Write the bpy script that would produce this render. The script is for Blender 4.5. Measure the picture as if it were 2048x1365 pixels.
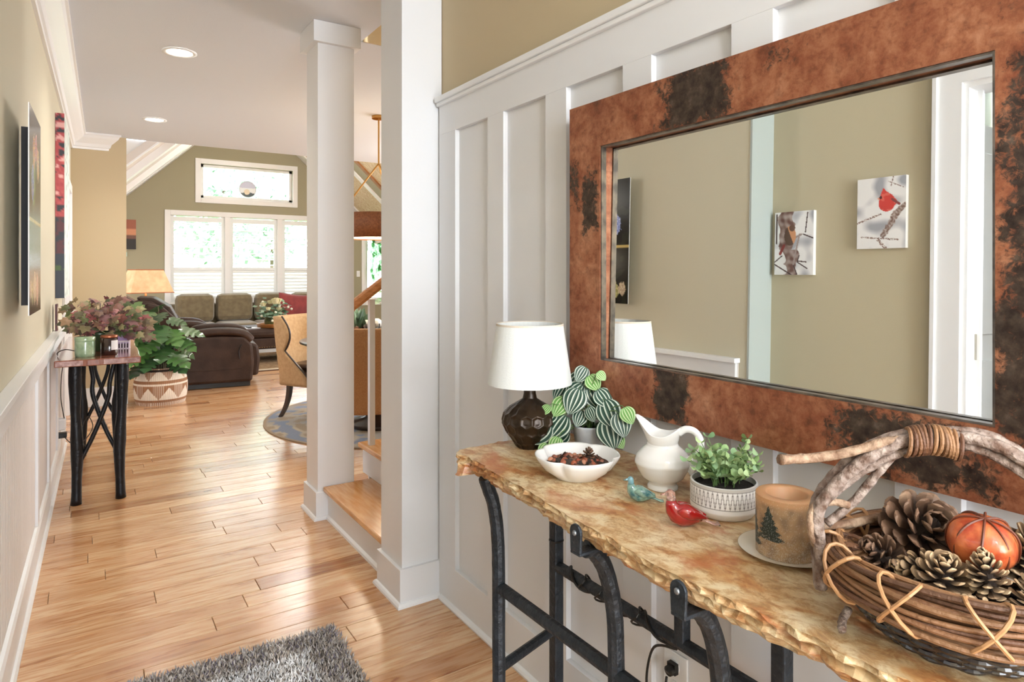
import bpy, bmesh, math, random
from mathutils import Vector, Matrix, noise
sc = bpy.context.scene
for o in list(bpy.data.objects): bpy.data.objects.remove(o)
C = sc.collection
PI = math.pi
# ------------------------------------------------------------------ camera
TH = math.radians(33.3)
cam = bpy.data.objects.new('camera', bpy.data.cameras.new('camera')); C.objects.link(cam)
cam.location = (0, 0, 1.35); cam.rotation_euler = (PI/2, 0, -TH)
cam.data.sensor_width = 36; cam.data.lens = 36*1300/2048; cam.data.shift_y = -139.5/2048
cam.data.clip_start = .02; cam.data.clip_end = 300
sc.camera = cam
sc.view_settings.view_transform = 'Standard'; sc.view_settings.look = 'None'
sc.view_settings.gamma = 1; sc.view_settings.use_curve_mapping = False
sc.view_settings.exposure = 0.72
# ------------------------------------------------------------------ world: bright hazy day
w = bpy.data.worlds.new('world'); sc.world = w; w.use_nodes = True
bg = w.node_tree.nodes['Background']
bg.inputs[0].default_value = (.86, .93, 1, 1); bg.inputs[1].default_value = 6.5
# ------------------------------------------------------------------ lights
def area(name, loc, rot, sx, sy, power, col=(1, 1, 1), portal=False):
    l = bpy.data.lights.new(name, 'AREA'); l.shape = 'RECTANGLE'; l.size = sx; l.size_y = sy
    l.energy = power; l.color = col
    if portal: l.cycles.is_portal = True
    o = bpy.data.objects.new(name, l); C.objects.link(o); o.location = loc; o.rotation_euler = rot
    return o
sun = bpy.data.lights.new('sun', 'SUN'); sun.energy = 3.0; sun.angle = math.radians(.9); sun.color = (1, .96, .88)
so = bpy.data.objects.new('sun', sun); C.objects.link(so)
so.rotation_euler = Vector((.12, 5.3, -2.25)).to_track_quat('-Z', 'Y').to_euler()
# portals: daylight through the glazed openings
area('window_portal', (2.6, 12.62, 1.6), (-PI/2, 0, 0), 2.8, 1.6, 1, portal=True)
area('transom_portal', (2.52, 12.62, 2.95), (-PI/2, 0, 0), 1.8, .7, 1, portal=True)
area('door_portal', (.4, -2.9, 1.5), (PI/2, 0, 0), 2.2, 2.4, 1, portal=True)
# daylight entering through the front door behind the camera and the side windows
area('front_door_daylight', (.3, -2.85, 1.45), (PI/2, 0, 0), 2.2, 2.3, 135, (.86, .93, 1))
area('side_room_daylight', (6.3, 6.5, 1.6), (0, PI/2, 0), 2.0, 3.2, 150, (.95, .97, 1))
area('great_room_daylight', (-2.3, 10.3, 1.8), (0, -PI/2, 0), 2.0, 2.4, 90, (.95, .98, 1))
def lamp(name, loc, power, r=.08, col=(1, .95, .88), spot=None):
    l = bpy.data.lights.new(name, 'SPOT' if spot else 'POINT'); l.energy = power; l.shadow_soft_size = r; l.color = col
    if spot: l.spot_size = math.radians(spot); l.spot_blend = .8
    o = bpy.data.objects.new(name, l); C.objects.link(o); o.location = loc; return o
lamp('foyer_fill', (.35, -1.1, 2.35), 36, .18, (.96, .97, 1))  # added fill lamp, unseen behind the camera, softly brightens the hall
lamp('upstairs_light', (3.2, 3.2, 4.6), 60, .15, (1, .93, .82))
lamp('great_room_light', (2.6, 9.6, 3.6), 60, .25, (1, .98, .94))
lamp('dining_light', (3.4, 6.6, 2.45), 16, .2, (1, .92, .82))

# ------------------------------------------------------------------ helpers
R = random.Random(7)
def hx(s, a=1):
    v = [int(s[i:i+2], 16)/255 for i in (0, 2, 4)]
    return tuple((x/12.92 if x <= .04045 else ((x+.055)/1.055)**2.4) for x in v) + (a,)
def mat(name, col, rough=.5, metal=0., col2=None, scale=20., detail=4, stretch=(1, 1, 1), bump=0., bscale=None,
        emit=None, estr=0, trans=0, ior=1.45, coat=0, sheen=0, ramp=(.35, .65), attr=None, rnd=None, alpha=1, spec=None, sss=0):
    m = bpy.data.materials.new(name); m.use_nodes = True; nt = m.node_tree; N = nt.nodes; L = nt.links
    b = N['Principled BSDF']; I = b.inputs
    c1 = hx(col) if isinstance(col, str) else col
    I['Base Color'].default_value = c1; I['Roughness'].default_value = rough; I['Metallic'].default_value = metal
    if spec is not None: I['Specular IOR Level'].default_value = spec
    if trans: I['Transmission Weight'].default_value = trans; I['IOR'].default_value = ior
    if coat: I['Coat Weight'].default_value = coat; I['Coat Roughness'].default_value = .12
    if sheen: I['Sheen Weight'].default_value = sheen
    if sss: I['Subsurface Weight'].default_value = sss; I['Subsurface Scale'].default_value = .01
    if alpha < 1: I['Alpha'].default_value = alpha
    tc = N.new('ShaderNodeTexCoord'); mp = N.new('ShaderNodeMapping'); mp.inputs['Scale'].default_value = stretch
    L.new(tc.outputs['Object'], mp.inputs[0])
    no = N.new('ShaderNodeTexNoise'); no.inputs['Scale'].default_value = scale; no.inputs['Detail'].default_value = detail
    L.new(mp.outputs[0], no.inputs['Vector'])
    out = None
    if col2 is not None:
        r = N.new('ShaderNodeValToRGB'); r.color_ramp.elements[0].position = ramp[0]; r.color_ramp.elements[1].position = ramp[1]
        r.color_ramp.elements[0].color = c1; r.color_ramp.elements[1].color = hx(col2) if isinstance(col2, str) else col2
        L.new(no.outputs[0], r.inputs[0]); out = r.outputs[0]
    if attr:
        at = N.new('ShaderNodeAttribute'); at.attribute_name = attr
        if out is not None:
            mx = N.new('ShaderNodeMix'); mx.data_type = 'RGBA'; mx.blend_type = 'MULTIPLY'; mx.inputs[0].default_value = 1
            L.new(at.outputs['Color'], mx.inputs[6]); L.new(out, mx.inputs[7]); out = mx.outputs[2]
        else: out = at.outputs['Color']
    if rnd:   # per-object hue/value variation (random but fixed to each piece)
        oi = N.new('ShaderNodeObjectInfo'); rr = N.new('ShaderNodeValToRGB'); e = rr.color_ramp.elements
        cs = [hx(c) for c in rnd]; e[0].color = cs[0]; e[1].color = cs[-1]
        for i, c in enumerate(cs[1:-1]): x = e.new((i+1)/(len(cs)-1)); x.color = c
        L.new(oi.outputs['Random'], rr.inputs[0])
        if out is not None:
            mx = N.new('ShaderNodeMix'); mx.data_type = 'RGBA'; mx.blend_type = 'MULTIPLY'; mx.inputs[0].default_value = 1
            L.new(rr.outputs[0], mx.inputs[6]); L.new(out, mx.inputs[7]); out = mx.outputs[2]
        else: out = rr.outputs[0]
    if out is not None: L.new(out, I['Base Color'])
    if bump:
        bp = N.new('ShaderNodeBump'); bp.inputs['Strength'].default_value = bump; bp.inputs['Distance'].default_value = .01
        n2 = no
        if bscale:
            n2 = N.new('ShaderNodeTexNoise'); n2.inputs['Scale'].default_value = bscale; n2.inputs['Detail'].default_value = 3
            L.new(mp.outputs[0], n2.inputs['Vector'])
        L.new(n2.outputs[0], bp.inputs['Height']); L.new(bp.outputs[0], I['Normal'])
    if emit:
        I['Emission Color'].default_value = hx(emit) if isinstance(emit, str) else emit; I['Emission Strength'].default_value = estr
    return m
class MB:
    def __init__(s): s.v = []; s.f = []; s.c = []; s.uv = None
    def add(s, vs, fs, col=None):
        o = len(s.v); s.v += [tuple(v) for v in vs]; s.f += [tuple(i+o for i in f) for f in fs]
        s.c += ([col if not callable(col) else col(Vector(v)) for v in vs] if col is not None else [None]*len(vs))
        return s
    def box(s, x0, x1, y0, y1, z0, z1, M=None, col=None):
        vs = [Vector((x, y, z)) for z in (z0, z1) for y in (y0, y1) for x in (x0, x1)]
        if M: vs = [M @ v for v in vs]
        return s.add(vs, [(0, 2, 3, 1), (4, 5, 7, 6), (0, 1, 5, 4), (2, 6, 7, 3), (0, 4, 6, 2), (1, 3, 7, 5)], col)
    def loft(s, rings, caps=True, close=False, col=None):
        n = len(rings[0]); vs = [p for r in rings for p in r]; fs = []; m = len(rings)
        for i in range(m if close else m-1):
            a, b = i*n, ((i+1) % m)*n
            for k in range(n): fs.append((a+k, a+(k+1) % n, b+(k+1) % n, b+k))
        if caps and not close: fs += [tuple(range(n-1, -1, -1)), tuple(range((m-1)*n, m*n))]
        return s.add(vs, fs, col)
    def tube(s, pts, r, n=8, caps=True, jit=0, close=False, flat=1, col=None):
        pts = [Vector(p) for p in pts]; rings = []; m = len(pts); up = None
        for i, p in enumerate(pts):
            if close: t = pts[(i+1) % m]-pts[i-1]
            else: t = (pts[min(i+1, m-1)]-pts[max(i-1, 0)])
            t = t.normalized() if t.length > 1e-9 else Vector((0, 0, 1))
            if up is None: up = Vector((0, 0, 1)) if abs(t.z) < .9 else Vector((1, 0, 0))
            a = t.cross(up); a = a.normalized() if a.length > 1e-6 else t.orthogonal().normalized()
            b = a.cross(t).normalized(); up = b
            rr = r[i] if isinstance(r, (list, tuple)) else r
            rings.append([p + (a*math.cos(2*PI*k/n) + b*flat*math.sin(2*PI*k/n))*rr*(1+jit*(R.random()-.5)) for k in range(n)])
        return s.loft(rings, caps, close, col)
    def lathe(s, prof, n=32, c=(0, 0, 0), col=None, fr=None, caps=True):
        rings = []
        for (r, z) in prof:
            rings.append([Vector((c[0]+r*(fr(2*PI*k/n, z) if fr else 1)*math.cos(2*PI*k/n), c[1]+r*(fr(2*PI*k/n, z) if fr else 1)*math.sin(2*PI*k/n), c[2]+z)) for k in range(n)])
        return s.loft(rings, caps, col=col)
    def prism(s, poly, lo, hi, ax='y', M=None, col=None):
        def P(a, b, t): return Vector({'y': (a, t, b), 'x': (t, a, b), 'z': (a, b, t)}[ax])
        n = len(poly); vs = [P(a, b, lo) for a, b in poly]+[P(a, b, hi) for a, b in poly]
        if M: vs = [M @ v for v in vs]
        return s.add(vs, [tuple(range(n)), tuple(range(2*n-1, n-1, -1))]+[(k, k+n, (k+1) % n+n, (k+1) % n) for k in range(n)], col)
    def ell(s, c, rx, ry, rz, n=16, m=10, nz=0, nsc=8, M=None, col=None, e=1.):
        rings = []
        for i in range(m+1):
            a = PI*i/m - PI/2; ca = math.copysign(abs(math.cos(a))**e, math.cos(a)); sa = math.copysign(abs(math.sin(a))**e, math.sin(a)); ring = []
            for k in range(n):
                b = 2*PI*k/n; cb = math.copysign(abs(math.cos(b))**e, math.cos(b)); sb = math.copysign(abs(math.sin(b))**e, math.sin(b))
                v = Vector((rx*max(ca, .01)*cb, ry*max(ca, .01)*sb, rz*sa))
                if nz: v *= 1+nz*noise.noise(v*nsc+Vector(c)*3)
                if M: v = M.to_3x3() @ v
                ring.append(Vector(c)+v)
            rings.append(ring)
        return s.loft(rings, True, col=col)
    def grid(s, fn, nu, nv, col=None, uv=False):
        vs = [fn(i/nu, j/nv) for j in range(nv+1) for i in range(nu+1)]
        fs = [(j*(nu+1)+i, j*(nu+1)+i+1, (j+1)*(nu+1)+i+1, (j+1)*(nu+1)+i) for j in range(nv) for i in range(nu)]
        o = len(s.v); s.v += [tuple(v) for v in vs]; s.f += [tuple(k+o for k in f) for f in fs]
        s.c += [col(i/nu, j/nv) if col else None for j in range(nv+1) for i in range(nu+1)]
        if uv:
            if s.uv is None: s.uv = {}
            for j in range(nv+1):
                for i in range(nu+1): s.uv[o+j*(nu+1)+i] = (i/nu, j/nv)
        return s
    def mesh(s, name, m, smooth=False):
        me = bpy.data.meshes.new(name); me.from_pydata(s.v, [], s.f); me.update()
        bm = bmesh.new(); bm.from_mesh(me); bmesh.ops.recalc_face_normals(bm, faces=bm.faces); bm.to_mesh(me); bm.free()
        if any(c is not None for c in s.c):
            a = me.color_attributes.new('Col', 'FLOAT_COLOR', 'POINT')
            for i, c in enumerate(s.c): a.data[i].color = (c if c is not None else (1, 1, 1, 1))
        if s.uv:
            ul = me.uv_layers.new(name='UVMap')
            for lp in me.loops: ul.data[lp.index].uv = s.uv.get(lp.vertex_index, (0, 0))
        if isinstance(m, (list, tuple)):
            for x in m: me.materials.append(x)
        elif m: me.materials.append(m)
        if smooth: me.polygons.foreach_set('use_smooth', [True]*len(me.polygons))
        return me
    def build(s, name, m, parent=None, smooth=False, bevel=0, sub=0, label=None, kind=None, ang=None):
        o = bpy.data.objects.new(name, s.mesh(name, m, smooth)); C.objects.link(o)
        if parent: o.parent = parent
        if bevel:
            d = o.modifiers.new('bevel', 'BEVEL'); d.width = bevel; d.segments = 2; d.limit_method = 'ANGLE'
        if sub:
            d = o.modifiers.new('sub', 'SUBSURF'); d.levels = sub; d.render_levels = sub
        if label: o['label'] = label
        if kind: o['kind'] = kind
        return o
def inst(me, name, parent=None, M=None):
    o = bpy.data.objects.new(name, me); C.objects.link(o)
    if parent: o.parent = parent
    if M is not None: o.matrix_basis = M
    return o
def tag(o, label, cat, group=None):
    o['label'] = label; o['category'] = cat
    if group: o['group'] = group
    return o
def thing(name, label, cat, loc=(0, 0, 0), rz=0, group=None):
    o = bpy.data.objects.new(name, None); C.objects.link(o); o.empty_display_size = .05
    o.location = loc; o.rotation_euler = (0, 0, rz); return tag(o, label, cat, group)
def frame(origin, x, z):  # matrix with local +Y along x-dir argument, +Z about normal
    y = Vector(x).normalized(); zz = Vector(z); zz = (zz-y*zz.dot(y)); zz = zz.normalized() if zz.length > 1e-6 else y.orthogonal().normalized(); xx = y.cross(zz)
    return Matrix(((xx.x, y.x, zz.x, origin[0]), (xx.y, y.y, zz.y, origin[1]), (xx.z, y.z, zz.z, origin[2]), (0, 0, 0, 1)))
def bez(p0, p1, p2, p3, n=10):
    p0, p1, p2, p3 = map(Vector, (p0, p1, p2, p3))
    return [p0*(1-t)**3+p1*3*t*(1-t)**2+p2*3*t*t*(1-t)+p3*t**3 for t in [i/n for i in range(n+1)]]
def spl(pts, n=6):
    P = [Vector(p) for p in pts]; out = []
    for i in range(len(P)-1):
        a = P[max(i-1, 0)]; b = P[i]; c = P[i+1]; d = P[min(i+2, len(P)-1)]
        for k in range(n):
            t = k/n; out.append(.5*((2*b)+(c-a)*t+(2*a-5*b+4*c-d)*t*t+(3*b-a-3*c+d)*t**3))
    return out+[P[-1]]
def lerpc(a, b, t): return tuple(a[i]*(1-t)+b[i]*t for i in range(4))
def S(name, mb, m, parent=None, **k):
    o = mb.build(name, m, parent, **k)
    if not parent: o['kind'] = 'structure'
    return o

# ------------------------------------------------------------------ shared materials
white = mat('white_paint', 'E2E2E3', .38, bump=.03, bscale=60)
whitew = mat('white_trim', 'EBEBEB', .35)
tan = mat('tan_wall_paint', 'C3B190', .7, bump=.05, bscale=220)
olive = mat('olive_wall_paint', 'A19B82', .75, bump=.05, bscale=220)
recess = mat('khaki_wall_paint', 'C6BCA0', .7, bump=.05, bscale=220)
ceilm = mat('ceiling_paint', 'D6DAE0', .85, bump=.08, bscale=160)
glass = mat('clear_glass', 'FFFFFF', .02, trans=1, ior=1.05)
iron = mat('forged_iron', '2C3035', .48, .5, col2='393E44', scale=30, bump=.5, bscale=70)
blackm = mat('black_plastic', '15130F', .45)
# ================================================================== STRUCTURE
ZC = 2.71
def wl(y): return -.222+.0209*(y-2.68)      # face of the left hall wall (it runs 1.2 degrees off the hall axis)
ML = Matrix.Translation((wl(2.03), 2.03, 0)) @ Matrix.Rotation(-math.atan(.0209), 4, 'Z')  # local x out of wall, y along wall
# floor: subfloor slab, planks laid across the hall
fl = S('floor', MB().box(-2.7, 6.6, -3.1, 12.9, -.12, -.012), mat('subfloor', '4A3320', .9))
wood = bpy.data.materials.new('hickory_floor'); wood.use_nodes = True
nt = wood.node_tree; N = nt.nodes; L = nt.links; b = N['Principled BSDF']
oi = N.new('ShaderNodeAttribute'); oi.attribute_name = 'Col'
sp = N.new('ShaderNodeSeparateColor'); L.new(oi.outputs['Color'], sp.inputs[0])
r1 = N.new('ShaderNodeValToRGB'); e = r1.color_ramp.elements
e[0].position = 0; e[0].color = hx('AE7E54'); e[1].position = 1; e[1].color = hx('E0BC93')
for p_, c_ in ((.07, 'BE8E62'), (.22, 'D0A378'), (.65, 'D8B086')): x = e.new(p_); x.color = hx(c_)
L.new(sp.outputs[0], r1.inputs[0])
tc = N.new('ShaderNodeTexCoord'); add = N.new('ShaderNodeVectorMath'); add.operation = 'ADD'
cmb = N.new('ShaderNodeCombineXYZ'); sc2 = N.new('ShaderNodeMath'); sc2.operation = 'MULTIPLY'; sc2.inputs[1].default_value = 37
L.new(sp.outputs[1], sc2.inputs[0]); L.new(sc2.outputs[0], cmb.inputs[0]); L.new(sc2.outputs[0], cmb.inputs[2])
L.new(tc.outputs['Object'], add.inputs[0]); L.new(cmb.outputs[0], add.inputs[1])
mp = N.new('ShaderNodeMapping'); mp.inputs['Scale'].default_value = (1.6, 16, 1); L.new(add.outputs[0], mp.inputs[0])
n1 = N.new('ShaderNodeTexNoise'); n1.inputs['Scale'].default_value = 2.2; n1.inputs['Detail'].default_value = 7; n1.inputs['Roughness'].default_value = .6; n1.inputs['Distortion'].default_value = 1.2
L.new(mp.outputs[0], n1.inputs['Vector'])
r2 = N.new('ShaderNodeValToRGB'); e = r2.color_ramp.elements
e[0].position = .30; e[0].color = hx('B27F58'); e[1].position = .60; e[1].color = (1, 1, 1, 1)
x = e.new(.42); x.color = hx('E6CDB2')
L.new(n1.outputs[0], r2.inputs[0])
mx = N.new('ShaderNodeMix'); mx.data_type = 'RGBA'; mx.blend_type = 'MULTIPLY'; mx.inputs[0].default_value = .85
L.new(r1.outputs[0], mx.inputs[6]); L.new(r2.outputs[0], mx.inputs[7])
# dark heartwood streaks and knots
mp3 = N.new('ShaderNodeMapping'); mp3.inputs['Scale'].default_value = (.9, 7, 1); L.new(add.outputs[0], mp3.inputs[0])
n3 = N.new('ShaderNodeTexNoise'); n3.inputs['Scale'].default_value = 1.6; n3.inputs['Detail'].default_value = 3; n3.inputs['Distortion'].default_value = .6
L.new(mp3.outputs[0], n3.inputs['Vector'])
r3 = N.new('ShaderNodeValToRGB'); e = r3.color_ramp.elements; e[0].position = .64; e[0].color = (0, 0, 0, 1); e[1].position = .72; e[1].color = (.75, .75, .75, 1)
L.new(n3.outputs[0], r3.inputs[0])
mx2 = N.new('ShaderNodeMix'); mx2.data_type = 'RGBA'; mx2.inputs[7].default_value = hx('9A6238')
L.new(r3.outputs[0], mx2.inputs[0]); L.new(mx.outputs[2], mx2.inputs[6]); L.new(mx2.outputs[2], b.inputs['Base Color'])
b.inputs['Roughness'].default_value = .25; b.inputs['Coat Weight'].default_value = .5; b.inputs['Coat Roughness'].default_value = .22
bp = N.new('ShaderNodeBump'); bp.inputs['Strength'].default_value = .12; bp.inputs['Distance'].default_value = .004
L.new(n1.outputs[0], bp.inputs['Height']); L.new(bp.outputs[0], b.inputs['Normal'])
PW = .118; planks = []
rr = random.Random(11)
y = -1.6
while y < 12.65:
    x0 = -.38 if y < 2 else (-.25 if y < 7.7 else -2.6)
    x1 = 1.24 if y < 2.6 else 6.4
    x = x0 - rr.random()*.9
    while x < x1:
        ln = rr.uniform(.55, 1.35)
        a, b_ = max(x, x0), min(x+ln, x1)
        if b_-a > .03:
            planks.append((a, b_, y, rr.random(), rr.random()))
        x += ln
    y += PW
def pk(m, a, b_, y, t, q): # plank with slightly eased edges: gap shows as a fine dark joint
    g = .0009; e_ = .0015
    vs = [(a+g, y+g, -.012), (b_-g, y+g, -.012), (b_-g, y+PW-g, -.012), (a+g, y+PW-g, -.012)]
    vs += [(a+g, y+g, -e_), (b_-g, y+g, -e_), (b_-g, y+PW-g, -e_), (a+g, y+PW-g, -e_)]
    g += e_
    vs += [(a+g, y+g, 0), (b_-g, y+g, 0), (b_-g, y+PW-g, 0), (a+g, y+PW-g, 0)]
    fs = [(8, 9, 10, 11)]
    for k in range(4): fs += [(k, (k+1) % 4, (k+1) % 4+4, k+4), (k+4, (k+1) % 4+4, (k+1) % 4+8, k+8)]
    m.add(vs, fs, (t, q, 0, 1))
def vis(p):
    a, b_, y = p[0], p[1], p[2]
    cx = min(max(y*.3, a), b_)
    return (0 if (y > 1.4 and -.3 < cx < y*.42+.4 and (b_ > .02*y-.1)) else 50)+y
planks.sort(key=vis)
for p_ in planks[:299]:
    m = MB(); pk(m, *p_); o = m.build('plank', wood, fl)
m = MB()
for p_ in planks[299:]: pk(m, *p_)
m.build('plank', wood, fl, kind='stuff')

# ceiling with a stair opening and recessed-light holes left flush
cl = MB()
cl.box(-2.7, 1.365, -3.1, 7.75, ZC, ZC+.14); cl.box(1.365, 6.6, 3.71, 7.75, ZC, ZC+.14); cl.box(1.365, 6.6, -3.1, 2.65, ZC, ZC+.14)
S('ceiling', cl, ceilm)
# stair well walls above the opening
S('wall_stairwell', MB().box(1.38, 5.2, 3.70, 3.80, ZC+.001, 5).box(1.38, 5.2, 2.56, 2.66, ZC+.001, 5).box(1.265, 1.365, 2.66, 3.70, ZC+.14, 5).box(5.2, 5.3, 2.66, 3.7, 0, 5).box(2.6, 5.2, 3.70, 3.80, 0, ZC-.001).box(1.26, 5.3, 2.5, 2.655, 0, ZC-.001), tan)
S('ceiling_stairwell', MB().box(1.27, 5.3, 2.56, 3.8, 5, 5.1), ceilm)
# great-room gable ceiling
def slope(x0, z0, x1, z1, y0, y1, t=.1):
    return MB().add([(x0, y0, z0), (x1, y0, z1), (x1, y1, z1), (x0, y1, z0), (x0, y0, z0+t), (x1, y0, z1+t), (x1, y1, z1+t), (x0, y1, z0+t)],
                    [(0, 1, 2, 3), (7, 6, 5, 4), (0, 4, 5, 1), (1, 5, 6, 2), (2, 6, 7, 3), (3, 7, 4, 0)])
def zL(x): return 2.653+.937*(x-.576)
def zR(x): return 3.52-.94*(x-3.5)
XP = 2.53
pine = mat('whitewashed_pine', 'D8C8A8', .6, col2='BFA27A', scale=5, stretch=(1, 8, 8), bump=.1)
S('ceiling_vault_left', slope(-2.7, zL(-.3), -.3, zL(-.3), 7.75, 12.9).add(*[[], []]), ceilm) if False else None
o = S('ceiling_vault', slope(-.5, zL(-.5), XP, zL(XP), 7.75, 12.9), mat('vault_boards_white', 'DBD3CC', .6))
cm = MB(); 
# left slope cased rafters
for (ya, yb, dz) in ((12.2, 12.69, .05), (10.75, 11.1, .10), (8.5, 8.85, .10)):
    m = MB(); t = -dz
    x0, x1 = -.5, XP
    m.add([(x0, ya, zL(x0)-dz), (x1, ya, zL(x1)-dz), (x1, yb, zL(x1)-dz), (x0, yb, zL(x0)-dz), (x0, ya, zL(x0)), (x1, ya, zL(x1)), (x1, yb, zL(x1)), (x0, yb, zL(x0))],
          [(0, 1, 2, 3), (7, 6, 5, 4), (0, 4, 5, 1), (1, 5, 6, 2), (2, 6, 7, 3), (3, 7, 4, 0)])
    m.build('rafter_casing', whitew, o)
vr = MB().add([], [])
o = S('ceiling_vault', slope(XP, zR(XP), 5.0, zR(5.0), 7.75, 12.9), mat('vault_batten', '8A7A60', .8))
k = 0; y = 7.8
while y < 12.9:   # tongue-and-groove boards running down the slope
    y1 = min(y+.14, 12.9); dz = -.012
    MB().add([(XP, y+.004, zR(XP)+dz), (5, y+.004, zR(5)+dz), (5, y1-.004, zR(5)+dz), (XP, y1-.004, zR(XP)+dz), (XP, y+.004, zR(XP)), (5, y+.004, zR(5)), (5, y1-.004, zR(5)), (XP, y1-.004, zR(XP))],
             [(0, 1, 2, 3), (7, 6, 5, 4), (0, 4, 5, 1), (1, 5, 6, 2), (2, 6, 7, 3), (3, 7, 4, 0)]).build('board', pine, o)
    y += .14
def rafterR(ya, yb, dz, mt, nm):
    x0, x1 = XP, 5.0
    MB().add([(x0, ya, zR(x0)-dz), (x1, ya, zR(x1)-dz), (x1, yb, zR(x1)-dz), (x0, yb, zR(x0)-dz), (x0, ya, zR(x0)-.012), (x1, ya, zR(x1)-.012), (x1, yb, zR(x1)-.012), (x0, yb, zR(x0)-.012)],
             [(0, 1, 2, 3), (7, 6, 5, 4), (0, 4, 5, 1), (1, 5, 6, 2), (2, 6, 7, 3), (3, 7, 4, 0)]).build(nm, mt, o)
rafterR(10.95, 11.08, .06, whitew, 'rafter_casing')
rafterR(10.62, 10.95, .03, olive, 'rafter_panel')
rafterR(10.52, 10.62, .05, mat('stained_pine_edge', '8A5A32', .5, col2='A06C3E', scale=14), 'rafter_edge')
rafterR(12.4, 12.69, .05, whitew, 'rafter_casing')

oak_door = mat('front_door_wood', '6A452C', .4)
# walls ----------------------------------------------------------------
def holes(x0, x1, z0, z1, hs):
    "axis-aligned pieces of a wall x0..x1, z0..z1 around holes (a,b,c,d)"
    xs = sorted({x0, x1, *[h[0] for h in hs], *[h[1] for h in hs]}); zs = sorted({z0, z1, *[h[2] for h in hs], *[h[3] for h in hs]})
    out = []
    for i in range(len(xs)-1):
        for j in range(len(zs)-1):
            cx, cz = (xs[i]+xs[i+1])/2, (zs[j]+zs[j+1])/2
            if not any(h[0] < cx < h[1] and h[2] < cz < h[3] for h in hs): out.append((xs[i], xs[i+1], zs[j], zs[j+1]))
    return out
YF = 12.7
W3 = (1.24, 4.0, .80, 2.33); WT = (1.72, 3.32, 2.66, 3.27); WD = (4.78, 6.0, .75, 2.2)
far = MB()
def gz(x): return min(zL(x), zR(x)) if -.5 < x < 5 else 2.3
for (a, b_, c_, d_) in holes(-2.7, 6.6, -.01, 2.12, [W3[:3]+(2.12,), WD[:3]+(2.12,)]): far.box(a, b_, YF, YF+.16, c_, d_)
for (a, b_, c_, d_) in holes(.01, 4.99, 2.12, 6, [(W3[0], W3[1], 2.12, W3[3]), WT, (WD[0], WD[1], 2.12, 2.2)]):
    n = max(1, int((b_-a)/.1))
    for q in range(n):
        u0, u1 = a+(b_-a)*q/n, a+(b_-a)*(q+1)/n; t0, t1 = min(d_, gz(u0)+.02), min(d_, gz(u1)+.02)
        if t0 > c_+.001 or t1 > c_+.001:
            far.add([(u0, YF, c_), (u1, YF, c_), (u1, YF, max(t1, c_)), (u0, YF, max(t0, c_)), (u0, YF+.16, c_), (u1, YF+.16, c_), (u1, YF+.16, max(t1, c_)), (u0, YF+.16, max(t0, c_))],
                    [(0, 1, 2, 3), (7, 6, 5, 4), (0, 4, 5, 1), (1, 5, 6, 2), (2, 6, 7, 3), (3, 7, 4, 0)])
far.box(-2.7, 0.01, YF, YF+.16, 2.12, 2.9); far.box(4.99, 6.6, YF, YF+.16, 2.2, 2.9)
S('wall_far', far, olive)
S('ceiling_side', MB().box(-2.7, -.45, 7.75, 12.9, 2.0, 2.1).box(4.85, 6.6, 7.75, 12.9, 2.40, 2.5), ceilm)
S('wall_gable_fill', MB().prism([(.353, zL(.353)-.02), (.353, ZC), (.66, ZC)], 7.76, 7.80, 'y').prism([(4.36, ZC), (4.99, ZC), (4.99, zR(5)-.02)], 7.76, 7.80, 'y'), whitew)
S('wall_gable', MB().box(-2.7, 6.6, 7.75, 7.85, ZC+.14, 5), tan)
S('wall_great_left', MB().box(-2.8, -2.7, 7.7, 12.9, -.01, 3), tan)
S('wall_great_right', MB().box(6.6, 6.7, 2.6, 12.9, -.01, 3), tan)
S('wall_stub', MB().box(-2.7, .352, 7.70, 7.86, -.01, ZC), tan)
# left hall wall, its end return and the set-back wall with the doorway (seen in the mirror)
S('wall_left', MB().box(-.19, 0, -.05, 4.2, -.01, ZC, ML).box(-.19, 0, 5.35, 5.72, -.01, ZC, ML).box(-.19, 0, 4.2, 5.35, 2.08, ZC, ML), mat('tan_wall_paint_left', 'CCC4AC', .7, bump=.05, bscale=220))
XR = -.40
DR = (-.05, 1.14, -.02, 2.12)
rc = MB()
for (a, b_, c_, d_) in holes(-3.0, 2.03, -.01, ZC, [DR]): rc.box(XR-.12, XR, a, b_, c_, d_)
S('wall_recess', rc, recess)
S('trim_1', MB().box(-.40, wl(1.95)+.004, 1.968, 1.979, 0, ZC).box(-.399, wl(1.95)+.004, 1.958, 1.968, 0, .14), mat('corner_trim_blue_white', 'AEB7B2', .5))
# doorway casing (recess wall)
dc = MB()
for (a, b_, c_, d_) in ((DR[0]-.10, DR[0], 0, 2.22), (DR[1], DR[1]+.10, 0, 2.22), (DR[0], DR[1], 2.12, 2.22)): dc.box(XR, XR+.018, a, b_, c_, d_)
for (a, b_, c_, d_) in ((DR[1]+.085, DR[1]+.10, 0, 2.235), (DR[0]-.10, DR[0]-.085, 0, 2.235), (DR[0]-.1, DR[1]+.1, 2.22, 2.235)): dc.box(XR, XR+.03, a, b_, c_, d_)
o = S('door_1', dc, whitew)
jm = MB().box(XR-.14, XR, DR[1]-.018, DR[1], 0, 2.12).box(XR-.14, XR, DR[0], DR[0]+.018, 0, 2.12).box(XR-.14, XR, DR[0]+.018, DR[1]-.018, 2.10, 2.12).box(XR-.09, XR-.075, DR[1]-.035, DR[1]-.018, 0, 2.1)
jm.build('jamb', whitew, o)
MB().box(XR-.075, XR-.07, DR[1]-.024, DR[1]-.016, 1.05, 1.15).build('strike_plate', mat('brushed_nickel', 'B9B4A8', .3, 1), o)
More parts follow.
